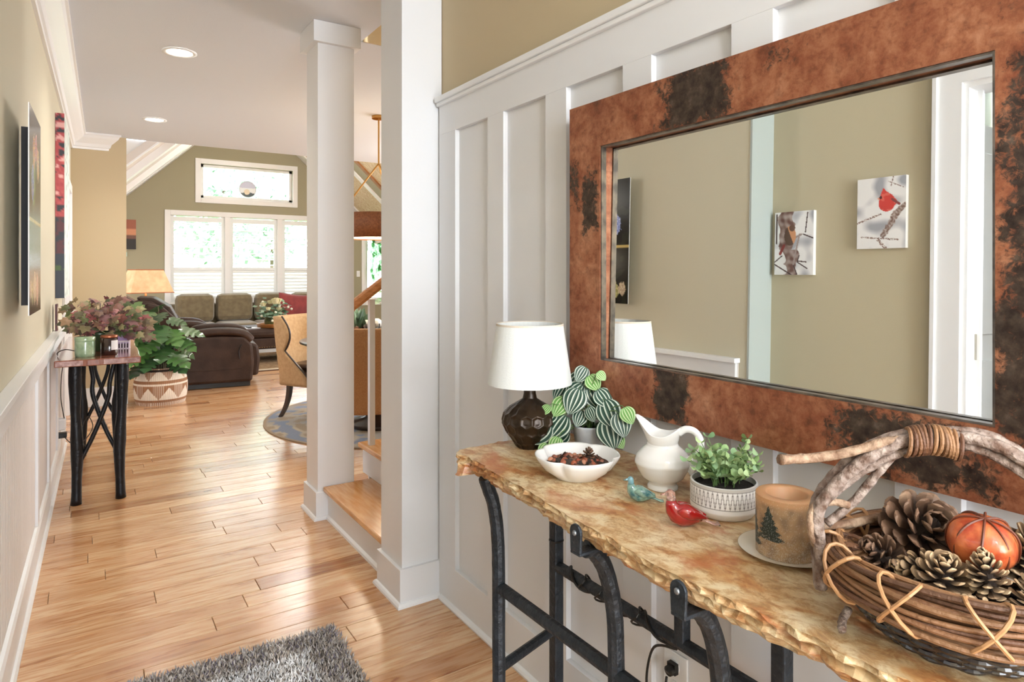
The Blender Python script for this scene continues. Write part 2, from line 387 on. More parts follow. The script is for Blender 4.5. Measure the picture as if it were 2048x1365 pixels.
# room beyond the doorway
S('wall_side_room', MB().box(-3.2, -3.1, -2.4, 2.0, 0, ZC).box(-3.1, XR-.12, 1.9, 2.0, 0, ZC).box(-3.1, XR-.12, -2.4, -2.3, 0, ZC).box(-3.1, XR-.13, -2.3, 1.9, -.13, -.012), mat('side_room_paint', 'A9AA98', .7))
dd = MB().box(XR-.16-.82, XR-.16, 1.30, 1.335, .01, 2.08)
o = S('door_2', dd, whitew); MB().box(XR-.9, XR-.25, 1.29, 1.30, .25, 1.0).box(XR-.9, XR-.25, 1.29, 1.30, 1.12, 1.95).build('door_panel', whitew, o, bevel=.003)
# front door wall behind the camera
S('wall_back', MB().box(-3.1, -.75, -3.1, -3.0, -.01, ZC).box(1.45, 6.6, -3.1, -3.0, -.01, ZC).box(-.75, 1.45, -3.1, -3.0, 2.65, ZC), tan)
o = S('door_4', MB().box(-.75, -.62, -3.08, -3.0, 0, 2.65).box(.46, .60, -3.08, -3.0, 0, 2.65).box(.86, 1.45, -3.08, -3.0, 0, 2.65).box(.60, .86, -3.08, -3.0, 0, .25).box(.60, .86, -3.08, -3.0, 2.12, 2.65).box(-.62, .46, -3.08, -3.0, 2.5, 2.65), whitew)
MB().box(-.60, .44, -3.07, -3.02, .01, 2.48).build('door_leaf', oak_door, o)
S('wall_right_of_foyer', MB().box(1.45, 6.6, 2.35, 2.5, -.01, ZC).box(6.6, 6.7, -3.1, 2.6, -.01, ZC), tan)
# right wall : board and batten
wr = S('wall_right', MB().box(1.25, 1.45, -3.0, 2.44, -.01, ZC), tan)
XB = 1.236
pan = MB().box(1.2462, 1.25, -3.0, 2.42, 0, 2.06).build('backing_panel', white, wr)
MB().box(1.228, 1.247, -3.0, 2.42, 1.913, 2.045).build('top_rail', white, wr, bevel=.001)
MB().box(1.205, 1.25, -3.0, 2.42, 2.045, 2.066).box(1.214, 1.25, -3.0, 2.42, 2.030, 2.045).build('cap_rail', whitew, wr, bevel=.003)
MB().box(1.228, 1.247, -3.0, 2.42, 0.0, .162).build('bottom_rail', white, wr, bevel=.001)
MB().prism([(1.228, 0), (1.215, 0), (1.213, .008), (1.218, .016), (1.228, .02)], -3.0, 2.40, 'y').build('shoe_moulding', whitew, wr)
ys = [(2.28, 2.42)]
yy = 2.033
while yy > -2.8: ys.append((yy-.108, yy)); yy -= .357
me = None
for (a, b_) in ys: MB().box(1.228, 1.247, a, b_, .162, 1.913).build('batten', white, wr, bevel=.001)

# left wainscot ---------------------------------------------------------
bead = bpy.data.materials.new('beadboard_paint'); bead.use_nodes = True
nt = bead.node_tree; N = nt.nodes; L = nt.links; b = N['Principled BSDF']; b.inputs['Base Color'].default_value = hx('DCD6D2'); b.inputs['Roughness'].default_value = .45
wl0 = bpy.data.objects['wall_left']
wb = MB()
y = 0
while y < 5.72:
    if y < 4.2 or y > 5.35: wb.box(.0, .008, y+.003, min(y+.04, 5.72)-.003, .0, .95, ML); wb.box(0, .005, y-.003, y+.003, 0, .95, ML)
    y += .04
wb.build('beadboard', bead, wl0)
def onL(x0, x1, y0, y1, z0, z1, nm, m=white, bev=.002): return MB().box(x0, x1, y0, y1, z0, z1, ML).build(nm, m, wl0, bevel=bev)
for (a, b_) in ((0, 4.12), (5.43, 5.72)):
    onL(0, .045, a-.012 if a == 0 else a, b_, .945, .968, 'chair_rail_cap', whitew)
    onL(0, .022, a, b_, .855, .945, 'chair_rail', white)
    onL(0, .02, a, b_, 0, .15, 'baseboard', white)
    MB().prism([(0, .15), (.024, .15), (.018, .165), (.008, .172), (0, .172)], a, b_, 'y', ML).build('base_cap', whitew, wl0)
    MB().prism([(.02, 0), (.034, 0), (.034, .008), (.028, .018), (.02, .02)], a, b_, 'y', ML).build('shoe_moulding', whitew, wl0)
for yy in (-.0, 1.68, 2.42, 3.18, 4.05): onL(0, .02, yy, yy+.07, .172, .855, 'stile')
# cased opening at the far end of the left wall
d3 = S('door_3', MB().box(0, .022, 4.12, 4.2, 0, 2.16, ML).box(0, .022, 5.35, 5.43, 0, 2.16, ML).box(0, .022, 4.2, 5.35, 2.08, 2.16, ML), whitew, bevel=.003)
MB().box(-.19, -.0, 4.2, 4.215, 0, 2.08, ML).box(-.19, 0, 5.335, 5.35, 0, 2.08, ML).build('jamb', whitew, d3)
MB().box(-.15, -.11, 4.216, 5.334, .01, 2.07, ML).build('door_leaf', whitew, d3)
# crown moulding
cp = [(0, ZC), (.125, ZC), (.125, ZC-.018), (.112, ZC-.022), (.10, ZC-.045), (.065, ZC-.075), (.04, ZC-.095), (.03, ZC-.125), (.018, ZC-.13), (.016, ZC-.15), (0, ZC-.15)]
S('trim_2', MB().prism(cp, .0, 5.68, 'y', ML), whitew)
cs = [(7.70-a, z) for a, z in cp]
rings = []
for (x, k) in ((-.12, 1), (.185, 0)):
    rings.append([Vector((x+(0 if k else 0)+ (0 if k else (7.7-py)*.95), py, z)) for py, z in cs])
S('trim_3', MB().loft([[Vector((-.13, py, z)) for py, z in cs], [Vector((.185+(7.7-py)*.95, py, z)) for py, z in cs]]), whitew)
S('baseboard_stub', MB().box(-.13, .352, 7.675, 7.70, 0, .19).box(.352, .366, 7.675, 7.88, 0, .19), whitew, bevel=.003)
S('baseboard_far', MB().box(-2.6, 6.4, 12.675, 12.70, 0, .17), whitew)

# columns ----------------------------------------------------------------
def column(x0, x1, y0, y1, cap, label):
    c = thing('square_column', label, 'column', ((x0+x1)/2, (y0+y1)/2, 0))
    hx_, hy = (x1-x0)/2, (y1-y0)/2
    MB().box(-hx_, hx_, -hy, hy, .145, ZC).build('shaft', white, c, bevel=.002)
    MB().box(-hx_-.014, hx_+.0, -hy-.014, hy+.014, 0, .15).build('base_block', white, c, bevel=.002)
    rs = []
    for (o_, z) in ((.014, 0), (.028, 0), (.027, .009), (.021, .017), (.014, .02)):
        rs.append([Vector((-hx_-o_, -hy-o_, z)), Vector((hx_-.02, -hy-o_, z)), Vector((hx_-.02, hy+o_, z)), Vector((-hx_-o_, hy+o_, z))])
    MB().loft(rs).build('shoe_moulding', whitew, c)
    if cap: MB().box(-hx_-.03, hx_+.03, -hy-.03, hy+.03, ZC-.115, ZC-.001).build('capital', white, c, bevel=.002)
    return c
column(1.068, 1.248, 2.435, 2.655, False, 'wide white square column standing against the panelled wall, nearest the camera')
column(1.058, 1.262, 3.535, 3.745, True, 'white square column with a block capital at the left end of the bottom stair')
MB().box(1.228, 1.247, 2.421, 2.434, 0, 2.045)

# staircase ---------------------------------------------------------------
oak = mat('maple_tread', 'D9A873', .25, col2='C98F58', scale=6, stretch=(10, 1.2, 4), coat=.3)
st = thing('staircase', 'white risers and honey wood treads climbing to the right between the two columns', 'stairs', (1.11, 2.66, 0))
RH, TR_ = .175, .25
for i in range(9):
    xx = i*TR_
    MB().box(xx, xx+.02, 0.01, 1.0 if i else .87, i*RH, (i+1)*RH-.028).build('riser', white, st)
    MB().box(xx-.026, xx+TR_+.015, .006, 1.02 if i else .868, (i+1)*RH-.028, (i+1)*RH).build('tread', oak, st, bevel=.008)
    MB().box(xx+.02, xx+TR_+.02, .95 if i else .855, .965 if i else .868, 0, (i+1)*RH-.028).build('stringer', white, st)
MB().prism([(0, 0), (-.014, 0), (-.012, .012), (0, .02)], .01, .86, 'y').build('shoe_moulding', whitew, st)
for i in range(1, 6):
    for q in (0, 1):
        if i == 1 and q == 0: continue
        xb = i*TR_ + (.035 if q == 0 else .16) - .14 + (.0 if i > 1 else .0)
        MB().box(xb-.016, xb+.016, .90, .932, (i+1)*RH, 1.10+(xb-.14)*.7).build('baluster', white, st)
rail = [(.14, 1.115), (1.7, 2.25)]
pr = [(-.03, 0), (.03, 0), (.034, .02), (.026, .05), (.012, .06), (-.012, .06), (-.026, .05), (-.034, .02)]
MB().loft([[Vector((x, .916+a, z+b_)) for a, b_ in pr] for x, z in rail]).build('handrail', mat('stained_oak_rail', 'C98A56', .35, col2='B0723F', scale=8, stretch=(3, 12, 12)), st)

# recessed lights ----------------------------------------------------------
bulbm = mat('lit_bulb', 'FFFFFF', .5, emit='FFF3E0', estr=14)
def downlight(x, y, label, power=26):
    t = thing('recessed_light', label, 'ceiling light', (x, y, ZC), 0, 'recessed downlights in the hall ceiling')
    MB().lathe([(.098, -.001), (.098, -.005), (.076, -.007), (.072, -.001)], 32, caps=False).build('trim_ring', whitew, t, smooth=True)
    MB().lathe([(.0742, -.0015), (.001, -.0025)], 32).build('lens', bulbm, t)
    l = lamp('downlight_lamp', (x, y, ZC-.02), power, .05, (1, .95, .88), 150)
downlight(.49, 4.5, 'lit round recessed light in the hall ceiling, the nearer and larger of two')
downlight(.52, 6.62, 'lit round recessed light in the hall ceiling, the farther and smaller of two')

# windows -------------------------------------------------------------------
def window(n, W, kind):
    x0, x1, z0, z1 = W; y0 = YF
    f = MB().box(x0-.09, x0, y0-.022, y0, z0-.09, z1+.09).box(x1, x1+.09, y0-.022, y0, z0-.09, z1+.09).box(x0, x1, y0-.022, y0, z1, z1+.09).box(x0, x1, y0-.022, y0, z0-.09, z0)
    o = S('window_%d' % n, f, whitew, bevel=.004)
    return o
o = window(1, W3, 0)
slat = mat('shutter_white', 'E9ECEC', .4)
nw = 3; pw = (W3[1]-W3[0])/3
for i in range(nw):
    a = W3[0]+i*pw; b_ = a+pw
    if i: MB().box(a-.045, a+.045, YF-.018, YF+.14, W3[2]+.001, W3[3]-.001).build('mullion', whitew, o)
    a += .045 if i else .0; b_ -= .045 if i < 2 else 0
    MB().box(a+.001, a+.055, YF+.02, YF+.05, W3[2]+.001, W3[3]-.002).box(b_-.055, b_-.001, YF+.02, YF+.05, W3[2]+.001, W3[3]-.002).box(a+.055, b_-.055, YF+.022, YF+.048, W3[3]-.1, W3[3]-.02).box(a+.055, b_-.055, YF+.022, YF+.048, W3[2]+.001, W3[2]+.09).box(a+.055, b_-.055, YF+.022, YF+.048, 1.37, 1.42).build('shutter_frame', slat, o)
    MB().box(a, b_, YF+.125, YF+.13, W3[2], W3[3]).build('pane', glass, o)
    for (z0, z1, tilt, pitch) in ((W3[2]+.10, 1.36, 62, .062), (1.44, W3[3]-.11, 12, .105)):
        z = z0+.02
        while z < z1:
            M_ = Matrix.Translation((0, YF+.035, z)) @ Matrix.Rotation(math.radians(tilt), 4, 'X')
            MB().box(a+.056, b_-.056, -.036, .036, -.005, .005, M_).build('louvre', slat, o)
            z += pitch
o = window(2, WT, 1)
MB().box(WT[0], WT[1], YF+.06, YF+.1, WT[2], WT[2]+.05).box(WT[0], WT[1], YF+.06, YF+.1, WT[3]-.05, WT[3]).box(WT[0], WT[0]+.05, YF+.06, YF+.1, WT[2], WT[3]).box(WT[1]-.05, WT[1], YF+.06, YF+.1, WT[2], WT[3]).build('sash', whitew, o)
MB().box(WT[0]+.04, WT[1]-.04, YF+.078, YF+.083, WT[2]+.04, WT[3]-.04).build('pane', glass, o)
o = window(3, WD, 2)
MB().box(WD[0], WD[1], YF+.06, YF+.1, WD[2], WD[2]+.06).box(WD[0], WD[1], YF+.06, YF+.1, WD[3]-.06, WD[3]).box(WD[0], WD[0]+.06, YF+.06, YF+.1, WD[2], WD[3]).box(WD[0]+.5, WD[0]+.56, YF+.06, YF+.1, WD[2], WD[3]).box(WD[1]-.06, WD[1], YF+.06, YF+.1, WD[2], WD[3]).build('sash', whitew, o)
MB().box(WD[0]+.04, WD[1]-.04, YF+.078, YF+.083, WD[2]+.04, WD[3]-.04).build('pane', glass, o)
# ground and trees outside
S('ground_outside', MB().box(-25, 30, 13.1, 60, -.6, -.5), mat('lawn', '9DB07A', .9, col2='86A066', scale=3))
leafc = mat('tree_leaves', '8AA68C', .6, rnd=None, col2='B4CBB8', scale=2)
trunkm = mat('tree_bark', '6B5E50', .9)
rt = random.Random(3)
for (x, y, h_, r_, lab) in ((3.6, 22, 5.2, 2.0, 'leafy tree outside the shuttered windows, behind the left shutter'), (5.9, 25.5, 5.4, 1.9, 'leafy tree outside the shuttered windows, behind the right shutter'), (4.26, 26, 8.2, 2.2, 'tall pale tree seen through the transom window'), (9.5, 20, 4, 1.9, 'leafy tree outside the dining window')):
    t = thing('garden_tree', lab, 'tree', (x, y, -.5))
    MB().tube([(0, 0, 0), (.1, .1, h_*.5), (0, 0, h_*.8)], [.16, .12, .05], 8).build('trunk', trunkm, t)
    m = MB()
    for i in range(1500):
        d = Vector((rt.gauss(0, 1), rt.gauss(0, 1), rt.gauss(0, 1))).normalized()*r_*rt.random()**.4
        c = Vector((0, 0, h_*.72))+Vector((d.x, d.y, d.z*.95)); a = Vector((rt.uniform(-1, 1), rt.uniform(-1, 1), rt.uniform(-1, 1))).normalized()*.14; q = a.orthogonal()*.6
        m.add([c-a, c+q, c+a, c-q], [(0, 1, 2, 3)])
    m.build('foliage', leafc, t, kind='stuff')
# ================================================================== CONSOLE TABLE ON THE RIGHT
ZT = .86
stone = bpy.data.materials.new('chiselled_granite'); stone.use_nodes = True
nt = stone.node_tree; N = nt.nodes; L = nt.links; b = N['Principled BSDF']
tc = N.new('ShaderNodeTexCoord'); mp = N.new('ShaderNodeMapping'); mp.inputs['Scale'].default_value = (1.5, 1, 3); mp.inputs['Rotation'].default_value = (0, 0, .5); L.new(tc.outputs['Object'], mp.inputs[0])
def nz(scale, det, dist=0., rough=.6):
    n = N.new('ShaderNodeTexNoise'); n.inputs['Scale'].default_value = scale; n.inputs['Detail'].default_value = det; n.inputs['Distortion'].default_value = dist; n.inputs['Roughness'].default_value = rough
    L.new(mp.outputs[0], n.inputs['Vector']); return n
def rmp(n, st):
    r = N.new('ShaderNodeValToRGB'); e = r.color_ramp.elements; e[0].position = st[0][0]; e[0].color = hx(st[0][1]); e[1].position = st[-1][0]; e[1].color = hx(st[-1][1])
    for p_, c_ in st[1:-1]: x = e.new(p_); x.color = hx(c_)
    L.new(n.outputs[0], r.inputs[0]); return r
ra = rmp(nz(7, 8, .9), [(.28, 'A5653E'), (.40, 'C4935F'), (.50, 'D9BE93'), (.60, 'E3D2AE'), (.75, 'C9AE88')])
rb = rmp(nz(26, 6, .4, .75), [(.30, '8A5A3C'), (.42, 'C9A070'), (.55, 'FFFFFF'), (.8, 'FFFFFF')])
mx = N.new('ShaderNodeMix'); mx.data_type = 'RGBA'; mx.blend_type = 'MULTIPLY'; mx.inputs[0].default_value = .7
L.new(ra.outputs[0], mx.inputs[6]); L.new(rb.outputs[0], mx.inputs[7])
n5 = nz(3.2, 5, 1.8); r5 = rmp(n5, [(.55, '000000'), (.66, 'FFFFFF')])
mx2 = N.new('ShaderNodeMix'); mx2.data_type = 'RGBA'; mx2.inputs[7].default_value = hx('B86B3F'); L.new(mx.outputs[2], mx2.inputs[6])
mm = N.new('ShaderNodeMath'); mm.operation = 'MULTIPLY'; mm.inputs[1].default_value = .75; L.new(r5.outputs[0], mm.inputs[0]); L.new(mm.outputs[0], mx2.inputs[0])
at = N.new('ShaderNodeAttribute'); at.attribute_name = 'Col'; mx3 = N.new('ShaderNodeMix'); mx3.data_type = 'RGBA'; mx3.blend_type = 'MULTIPLY'; mx3.inputs[0].default_value = 1
L.new(mx2.outputs[2], mx3.inputs[6]); L.new(at.outputs['Color'], mx3.inputs[7]); L.new(mx3.outputs[2], b.inputs['Base Color'])
b.inputs['Roughness'].default_value = .32
bp = N.new('ShaderNodeBump'); bp.inputs['Strength'].default_value = .35; bp.inputs['Distance'].default_value = .004
L.new(nz(38, 6, .5).outputs[0], bp.inputs['Height']); L.new(bp.outputs[0], b.inputs['Normal'])

ct = thing('console_table', 'long console table with a rough-edged tan granite top on black iron legs', 'table', (1.03, .8, 0))
def W2(p): return (p[0]-1.03, p[1]-.8, p[2])
# top outline (front edge wavers, left end is broken stone)
ol = []
Y1, Y0 = 1.565, .06
n = 150
def fx(y): return .815 + .016*math.sin(y*5.3+.6) + .012*noise.noise((y*6, 0, 0)) + .010*noise.noise((y*25, 3, 0)) + (.012 if y > 1.4 else 0)
for i in range(n+1):
    y = Y1+(Y0-Y1)*i/n; ol.append((fx(y)+.02*max(0, (y-1.53)/.035)**2, y))
for i in range(1, 20): ol.append((.83+(1.225-.83)*i/20, Y0+.008*noise.noise((i*.7, 9, 0))))
for i in range(40): ol.append((1.228, Y0+(Y1+.02-Y0)*i/40))
for i in range(1, 34): ol.append((1.228-(1.228-.85)*i/34, Y1+.02+.014*noise.noise((i*.45, 5, 0))-.012*(i/34)))
cxy = Vector((1.03, .8))
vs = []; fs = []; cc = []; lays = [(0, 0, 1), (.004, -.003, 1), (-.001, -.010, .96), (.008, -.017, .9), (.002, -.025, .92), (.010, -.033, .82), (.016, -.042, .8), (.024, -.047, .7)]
m = MB(); nn = len(ol)
for li, (ins, dz, sh) in enumerate(lays):
    for i, (x, y) in enumerate(ol):
        px, py = ol[i-1]; qx, qy = ol[(i+1) % nn]; t = Vector((qx-px, qy-py)); t = t.normalized() if t.length else Vector((1, 0)); nrm = Vector((t.y, -t.x))
        if nrm.dot(Vector((x, y))-cxy) > 0: nrm = -nrm
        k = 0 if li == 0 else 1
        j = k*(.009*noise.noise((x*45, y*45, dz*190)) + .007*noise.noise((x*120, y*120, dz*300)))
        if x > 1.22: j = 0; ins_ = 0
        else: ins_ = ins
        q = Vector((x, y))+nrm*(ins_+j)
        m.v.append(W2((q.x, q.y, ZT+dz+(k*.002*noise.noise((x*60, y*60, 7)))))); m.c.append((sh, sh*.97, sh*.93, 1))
for li in range(len(lays)-1):
    for i in range(nn): m.f.append((li*nn+i, li*nn+(i+1) % nn, (li+1)*nn+(i+1) % nn, (li+1)*nn+i))
m.f.append(tuple(range(nn))); m.f.append(tuple(range((len(lays)-1)*nn, len(lays)*nn))[::-1])
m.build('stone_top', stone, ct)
rivm = mat('worn_steel_rivet', '8C8F92', .4, .8)
def leg_front(y, knob=True):
    pts = spl([(.905, y, 0), (.905, y, .30), (.904, y, .56), (.897, y, .67), (.875, y, .750), (.845, y, .794), (.822, y, .804)], 6)
    if not knob: pts = spl([(.905, y, 0), (.905, y, .30), (.904, y, .56), (.900, y, .67), (.888, y, .745), (.872, y, .79), (.862, y, .818)], 6)
    MB().tube([W2(p) for p in pts], .0175, 10, jit=.05).build('leg', iron, ct)
    if knob:
        y -= .018; xk = fx(y)-.018; zc_ = .850
        k = MB(); poly = [(y-.8+.0165*math.cos(a), zc_+.0165*math.sin(a)) for a in [PI*q/12 for q in range(13)]]+[(y-.8-.0145, .813), (y-.8+.0145, .813)]
        k.prism(poly, xk-.006-1.03, xk-1.03, 'x'); k.box(xk-.006-1.03, .86-1.03, y-.8-.0145, y-.8+.0145, .8075, .8135)
        k.build('edge_bracket', iron, ct, bevel=.0015)
        MB().ell(W2((xk-.007, y, zc_)), .004, .0055, .0055, 10, 6).build('rivet', rivm, ct, smooth=True)
XBk = 1.165
leg_front(1.44, False); leg_front(.99); leg_front(.725); leg_front(.26, True)
for y in (1.535, .79, .20): MB().box(XBk-.016-1.03, XBk+.016-1.03, y-.016-.8, y+.016-.8, 0, ZT-.045).build('leg', iron, ct, bevel=.004)
MB().box(XBk-.014-1.03, XBk+.014-1.03, 1.05-.014-.8, 1.05+.014-.8, .47, ZT-.045).build('upright', iron, ct, bevel=.003)
MB().tube([W2((.905, 1.44, .525)), W2((.905, .99, .53)), W2((.905, .26, .53))], .0155, 10).build('front_rail', iron, ct)
MB().tube([W2((XBk, 1.535, .48)), W2((XBk, .2, .48))], .0165, 10).build('back_rail', iron, ct)
MB().tube([W2((.905, 1.44, .31)), W2((XBk, 1.535, .295))], .0135, 8).build('side_stretcher', iron, ct)
MB().tube([W2((.905, .26, .31)), W2((XBk, .2, .3))], .0135, 8).build('side_stretcher', iron, ct)
for y in (1.40, 1.33, 1.19): MB().tube([W2((XBk+.021*math.cos(a), y+.012*math.sin(a*2), .48+.021*math.sin(a))) for a in [2*PI*i/14 for i in range(14)]], .0028, 6, close=True).build('cable_tie', blackm, ct)
MB().tube([W2((XBk+.02*math.cos(a), 1.535+.02*math.sin(a), .555)) for a in [2*PI*i/14 for i in range(14)]], .0028, 6, close=True).build('cable_tie', blackm, ct)
# lamp cord wound along the back rail, dropping to the outlet
cord = []
for i in range(90):
    t = i/89; cord.append((XBk+.0195*math.cos(t*17), 1.50-.40*t, .48+.0195*math.sin(t*17)))
cord += spl([(1.19, 1.09, .44), (1.20, 1.175, .40), (1.20, 1.20, .30), (1.20, 1.165, .27), (1.205, 1.145, .30), (1.21, 1.141, .34)], 8)
cd = tag(MB().tube(cord, .0034, 6).build('lamp_cable', blackm), 'thin black lamp cord wound around the console table back rail, dropping to the outlet', 'cord')
wo = thing('wall_outlet', 'white outlet plate with a black plug in the white panelled wall behind the console table', 'outlet', (1.2462, 1.141, .33))
MB().box(-.006, 0, -.039, .039, -.06, .06).build('cover_plate', whitew, wo, bevel=.003)
for z in (-.025, .025): MB().prism([(.015*math.cos(a), z+.016*math.sin(a)) for a in [2*PI*i/16 for i in range(16)]], -.008, -.0055, 'x').build('socket', white, wo)
pg = tag(MB().tube([(1.236, 1.141, .352), (1.215, 1.141, .352), (1.212, 1.141, .350)], [.014, .013, .007], 12).box(1.225, 1.238, 1.128, 1.154, .342, .368).build('plug', blackm), 'black two-prong plug in the upper socket of the outlet behind the console table', 'plug')

# ================================================================== MIRROR
MX = 1.18
mir = thing('wall_mirror', 'large rectangular mirror in a wide patinated copper frame, above the console table', 'mirror', (1.2, .9, .983))
MY0, MY1, MZ0, MZ1 = .302, 1.490, .983, 1.821
iy0, iy1, iz0, iz1 = .432, 1.358, 1.107, 1.694
cop = bpy.data.materials.new('aged_copper'); cop.use_nodes = True
nt = cop.node_tree; N = nt.nodes; L = nt.links; b = N['Principled BSDF']
tc = N.new('ShaderNodeTexCoord'); mp = N.new('ShaderNodeMapping'); L.new(tc.outputs['Object'], mp.inputs[0])
r1 = rmp(nz(9, 8, .25, .68), [(.28, '6E4230'), (.42, '94583C'), (.54, 'AC7252'), (.66, 'C08C6C'), (.78, 'A8836A')])
at = N.new('ShaderNodeAttribute'); at.attribute_name = 'Col'; sp = N.new('ShaderNodeSeparateColor'); L.new(at.outputs['Color'], sp.inputs[0])
nf = nz(75, 6, .6, .7); ms = N.new('ShaderNodeMath'); ms.operation = 'ADD'; L.new(nf.outputs[0], ms.inputs[0]); L.new(sp.outputs[0], ms.inputs[1])
r2 = N.new('ShaderNodeValToRGB'); e = r2.color_ramp.elements; e[0].position = .70; e[0].color = (0, 0, 0, 1); e[1].position = .86; e[1].color = (1, 1, 1, 1); L.new(ms.outputs[0], r2.inputs[0])
dk = rmp(nz(40, 5), [(.35, '2E211B'), (.6, '4F4238'), (.75, '6E6255')])
mx = N.new('ShaderNodeMix'); mx.data_type = 'RGBA'; L.new(r2.outputs[0], mx.inputs[0]); L.new(r1.outputs[0], mx.inputs[6]); L.new(dk.outputs[0], mx.inputs[7])
mx2 = N.new('ShaderNodeMix'); mx2.data_type = 'RGBA'; mx2.inputs[7].default_value = hx('8E7A5E'); L.new(mx.outputs[2], mx2.inputs[6])
rg = rmp(nz(5, 4, .3), [(.58, '000000'), (.75, '808080')]); L.new(rg.outputs[0], mx2.inputs[0])
fm_ = rmp(nz(48, 7, .3, .72), [(.34, '8E6A58'), (.50, 'E6D6CC'), (.62, 'FFFFFF')]); mx4 = N.new('ShaderNodeMix'); mx4.data_type = 'RGBA'; mx4.blend_type = 'MULTIPLY'; mx4.inputs[0].default_value = .6
L.new(mx2.outputs[2], mx4.inputs[6]); L.new(fm_.outputs[0], mx4.inputs[7]); L.new(mx4.outputs[2], b.inputs['Base Color'])
b.inputs['Metallic'].default_value = .3; b.inputs['Roughness'].default_value = .42
bp = N.new('ShaderNodeBump'); bp.inputs['Strength'].default_value = .25; bp.inputs['Distance'].default_value = .003; L.new(nf.outputs[0], bp.inputs['Height']); L.new(bp.outputs[0], b.inputs['Normal'])
patches = [(a_, b__, c__, d__, k__+.10) for a_, b__, c__, d__, k__ in [(1.03, 1.76, .10, .07, .42), (1.40, 1.55, .035, .09, .36), (1.10, 1.05, .055, .07, .42), (.56, 1.045, .13, .06, .36), (.37, 1.38, .06, .30, .30), (.38, 1.20, .06, .12, .38), (1.47, 1.60, .03, .07, .22), (.80, 1.79, .05, .03, .12)]]
def pc(y, z):
    v = 0
    for (a, b_, sa, sb, k) in patches:
        d = max(abs(y-a)/sa, abs(z-b_)/sb)+.45*noise.noise((y*22, z*22, 5)); v = max(v, k*min(1, max(0, 1.35-d)*1.3))
    return (v, v, v, 1)
OX, OY, OZ = 1.2, .9, .983
def fpiece(nm, y0, y1, z0, z1):
    m = MB(); nu = max(2, int((y1-y0)/.016)); nv_ = max(2, int((z1-z0)/.016))
    X0, X1 = MX, 1.228
    def surf(u, v):
        y, z = y0+(y1-y0)*u, z0+(z1-z0)*v
        return Vector((X0-OX+.0012*noise.noise((y*9, z*9, 2)), y-OY, z-OZ))
    m.grid(surf, nu, nv_, col=lambda u, v: pc(y0+(y1-y0)*u, z0+(z1-z0)*v))
    for (a, b_, c_, d_) in (((y0, z0), (y1, z0), 0, 0), ((y1, z0), (y1, z1), 0, 0), ((y1, z1), (y0, z1), 0, 0), ((y0, z1), (y0, z0), 0, 0)):
        m.add([(X0-OX+.0005, a[0]-OY, a[1]-OZ), (X0-OX+.0005, b_[0]-OY, b_[1]-OZ), (X1-OX, b_[0]-OY, b_[1]-OZ), (X1-OX, a[0]-OY, a[1]-OZ)], [(0, 1, 2, 3)], pc((a[0]+b_[0])/2, (a[1]+b_[1])/2))
    m.add([(X1-OX, y0-OY, z0-OZ), (X1-OX, y1-OY, z0-OZ), (X1-OX, y1-OY, z1-OZ), (X1-OX, y0-OY, z1-OZ)], [(0, 1, 2, 3)], (0, 0, 0, 1))
    return m.build(nm, cop, mir)
fpiece('frame_rail', MY0, MY1, iz1, MZ1); fpiece('frame_rail', MY0, MY1, MZ0, iz0)
fpiece('frame_stile', MY0, iy0-.0005, iz0, iz1); fpiece('frame_stile', iy1+.0005, MY1, iz0, iz1)
lipm = mat('dark_steel_lip', '5A5654', .3, .85, col2='8B8178', scale=30)
MB().box(1.183-OX, 1.200-OX, iy1-.004-OY, iy1-OY, iz0-OZ, iz1-OZ).box(1.183-OX, 1.2-OX, iy0-OY, iy0+.004-OY, iz0-OZ, iz1-OZ).box(1.183-OX, 1.2-OX, iy0+.004-OY, iy1-.004-OY, iz0-OZ, iz0+.004-OZ).box(1.183-OX, 1.2-OX, iy0+.004-OY, iy1-.004-OY, iz1-.004-OZ, iz1-OZ).build('inner_lip', lipm, mir)
mg = mat('mirror_silver', 'F4F6F4', .0, 1.)
tl = math.radians(.75); zc = (iz0+iz1)/2
Mg = Matrix.Translation((1.212-OX, 0, zc-OZ)) @ Matrix.Rotation(tl, 4, 'Y')
MB().box(-.002, .002, iy0-.004-OY, iy1+.004-OY, -(iz1-iz0)/2-.002, (iz1-iz0)/2+.002, Mg).build('mirror_glass', mg, mir)

# ================================================================== THINGS ON THE CONSOLE TABLE
# --- lamp
lp = thing('table_lamp', 'small lamp with a white shade and dark faceted base on the console table', 'lamp', (1.038, 1.49, ZT))
prof = [(.036, 0), (.040, .004), (.048, .016), (.066, .040), (.0785, .066), (.080, .078), (.075, .096), (.058, .113), (.034, .127), (.020, .136), (.017, .150), (.0165, .165)]
def lr(z):
    for i in range(len(prof)-1):
        if prof[i][1] <= z <= prof[i+1][1]: t = (z-prof[i][1])/(prof[i+1][1]-prof[i][1]); return prof[i][0]*(1-t)+prof[i+1][0]*t
    return .0165
cells = []
for row in range(-1, 6):
    z = .004+row*.0265
    for k in range(15): cells.append(((k+(row % 2)*.5)*2*PI/15, z))
def lpt(u, v):
    a = 2*PI*u; z = v*.165; r = lr(z)
    if z < .14:
        d1 = 1e9; d2 = 1e9
        for (ca, cz) in cells:
            if abs(cz-z) > .045: continue
            da = (a-ca+PI) % (2*PI)-PI; d = (da*r*1.0)**2*1.0*(.07/max(r, .03))**1+((z-cz)*1.0)**2
            d = math.sqrt(d)
            if d < d1: d2 = d1; d1 = d
            elif d < d2: d2 = d
        t = min(1, (d2-d1)/.016); fade = min(1, max(0, (.138-z)/.02))
        r *= 1-.075*(t*(2-t))*fade
    return Vector((r*math.cos(a), r*math.sin(a), z))
MB().grid(lpt, 168, 84).build('base', mat('dark_bronze_glaze', '2A1E14', .3, .35, col2='3D2D1E', scale=20), lp, smooth=True)
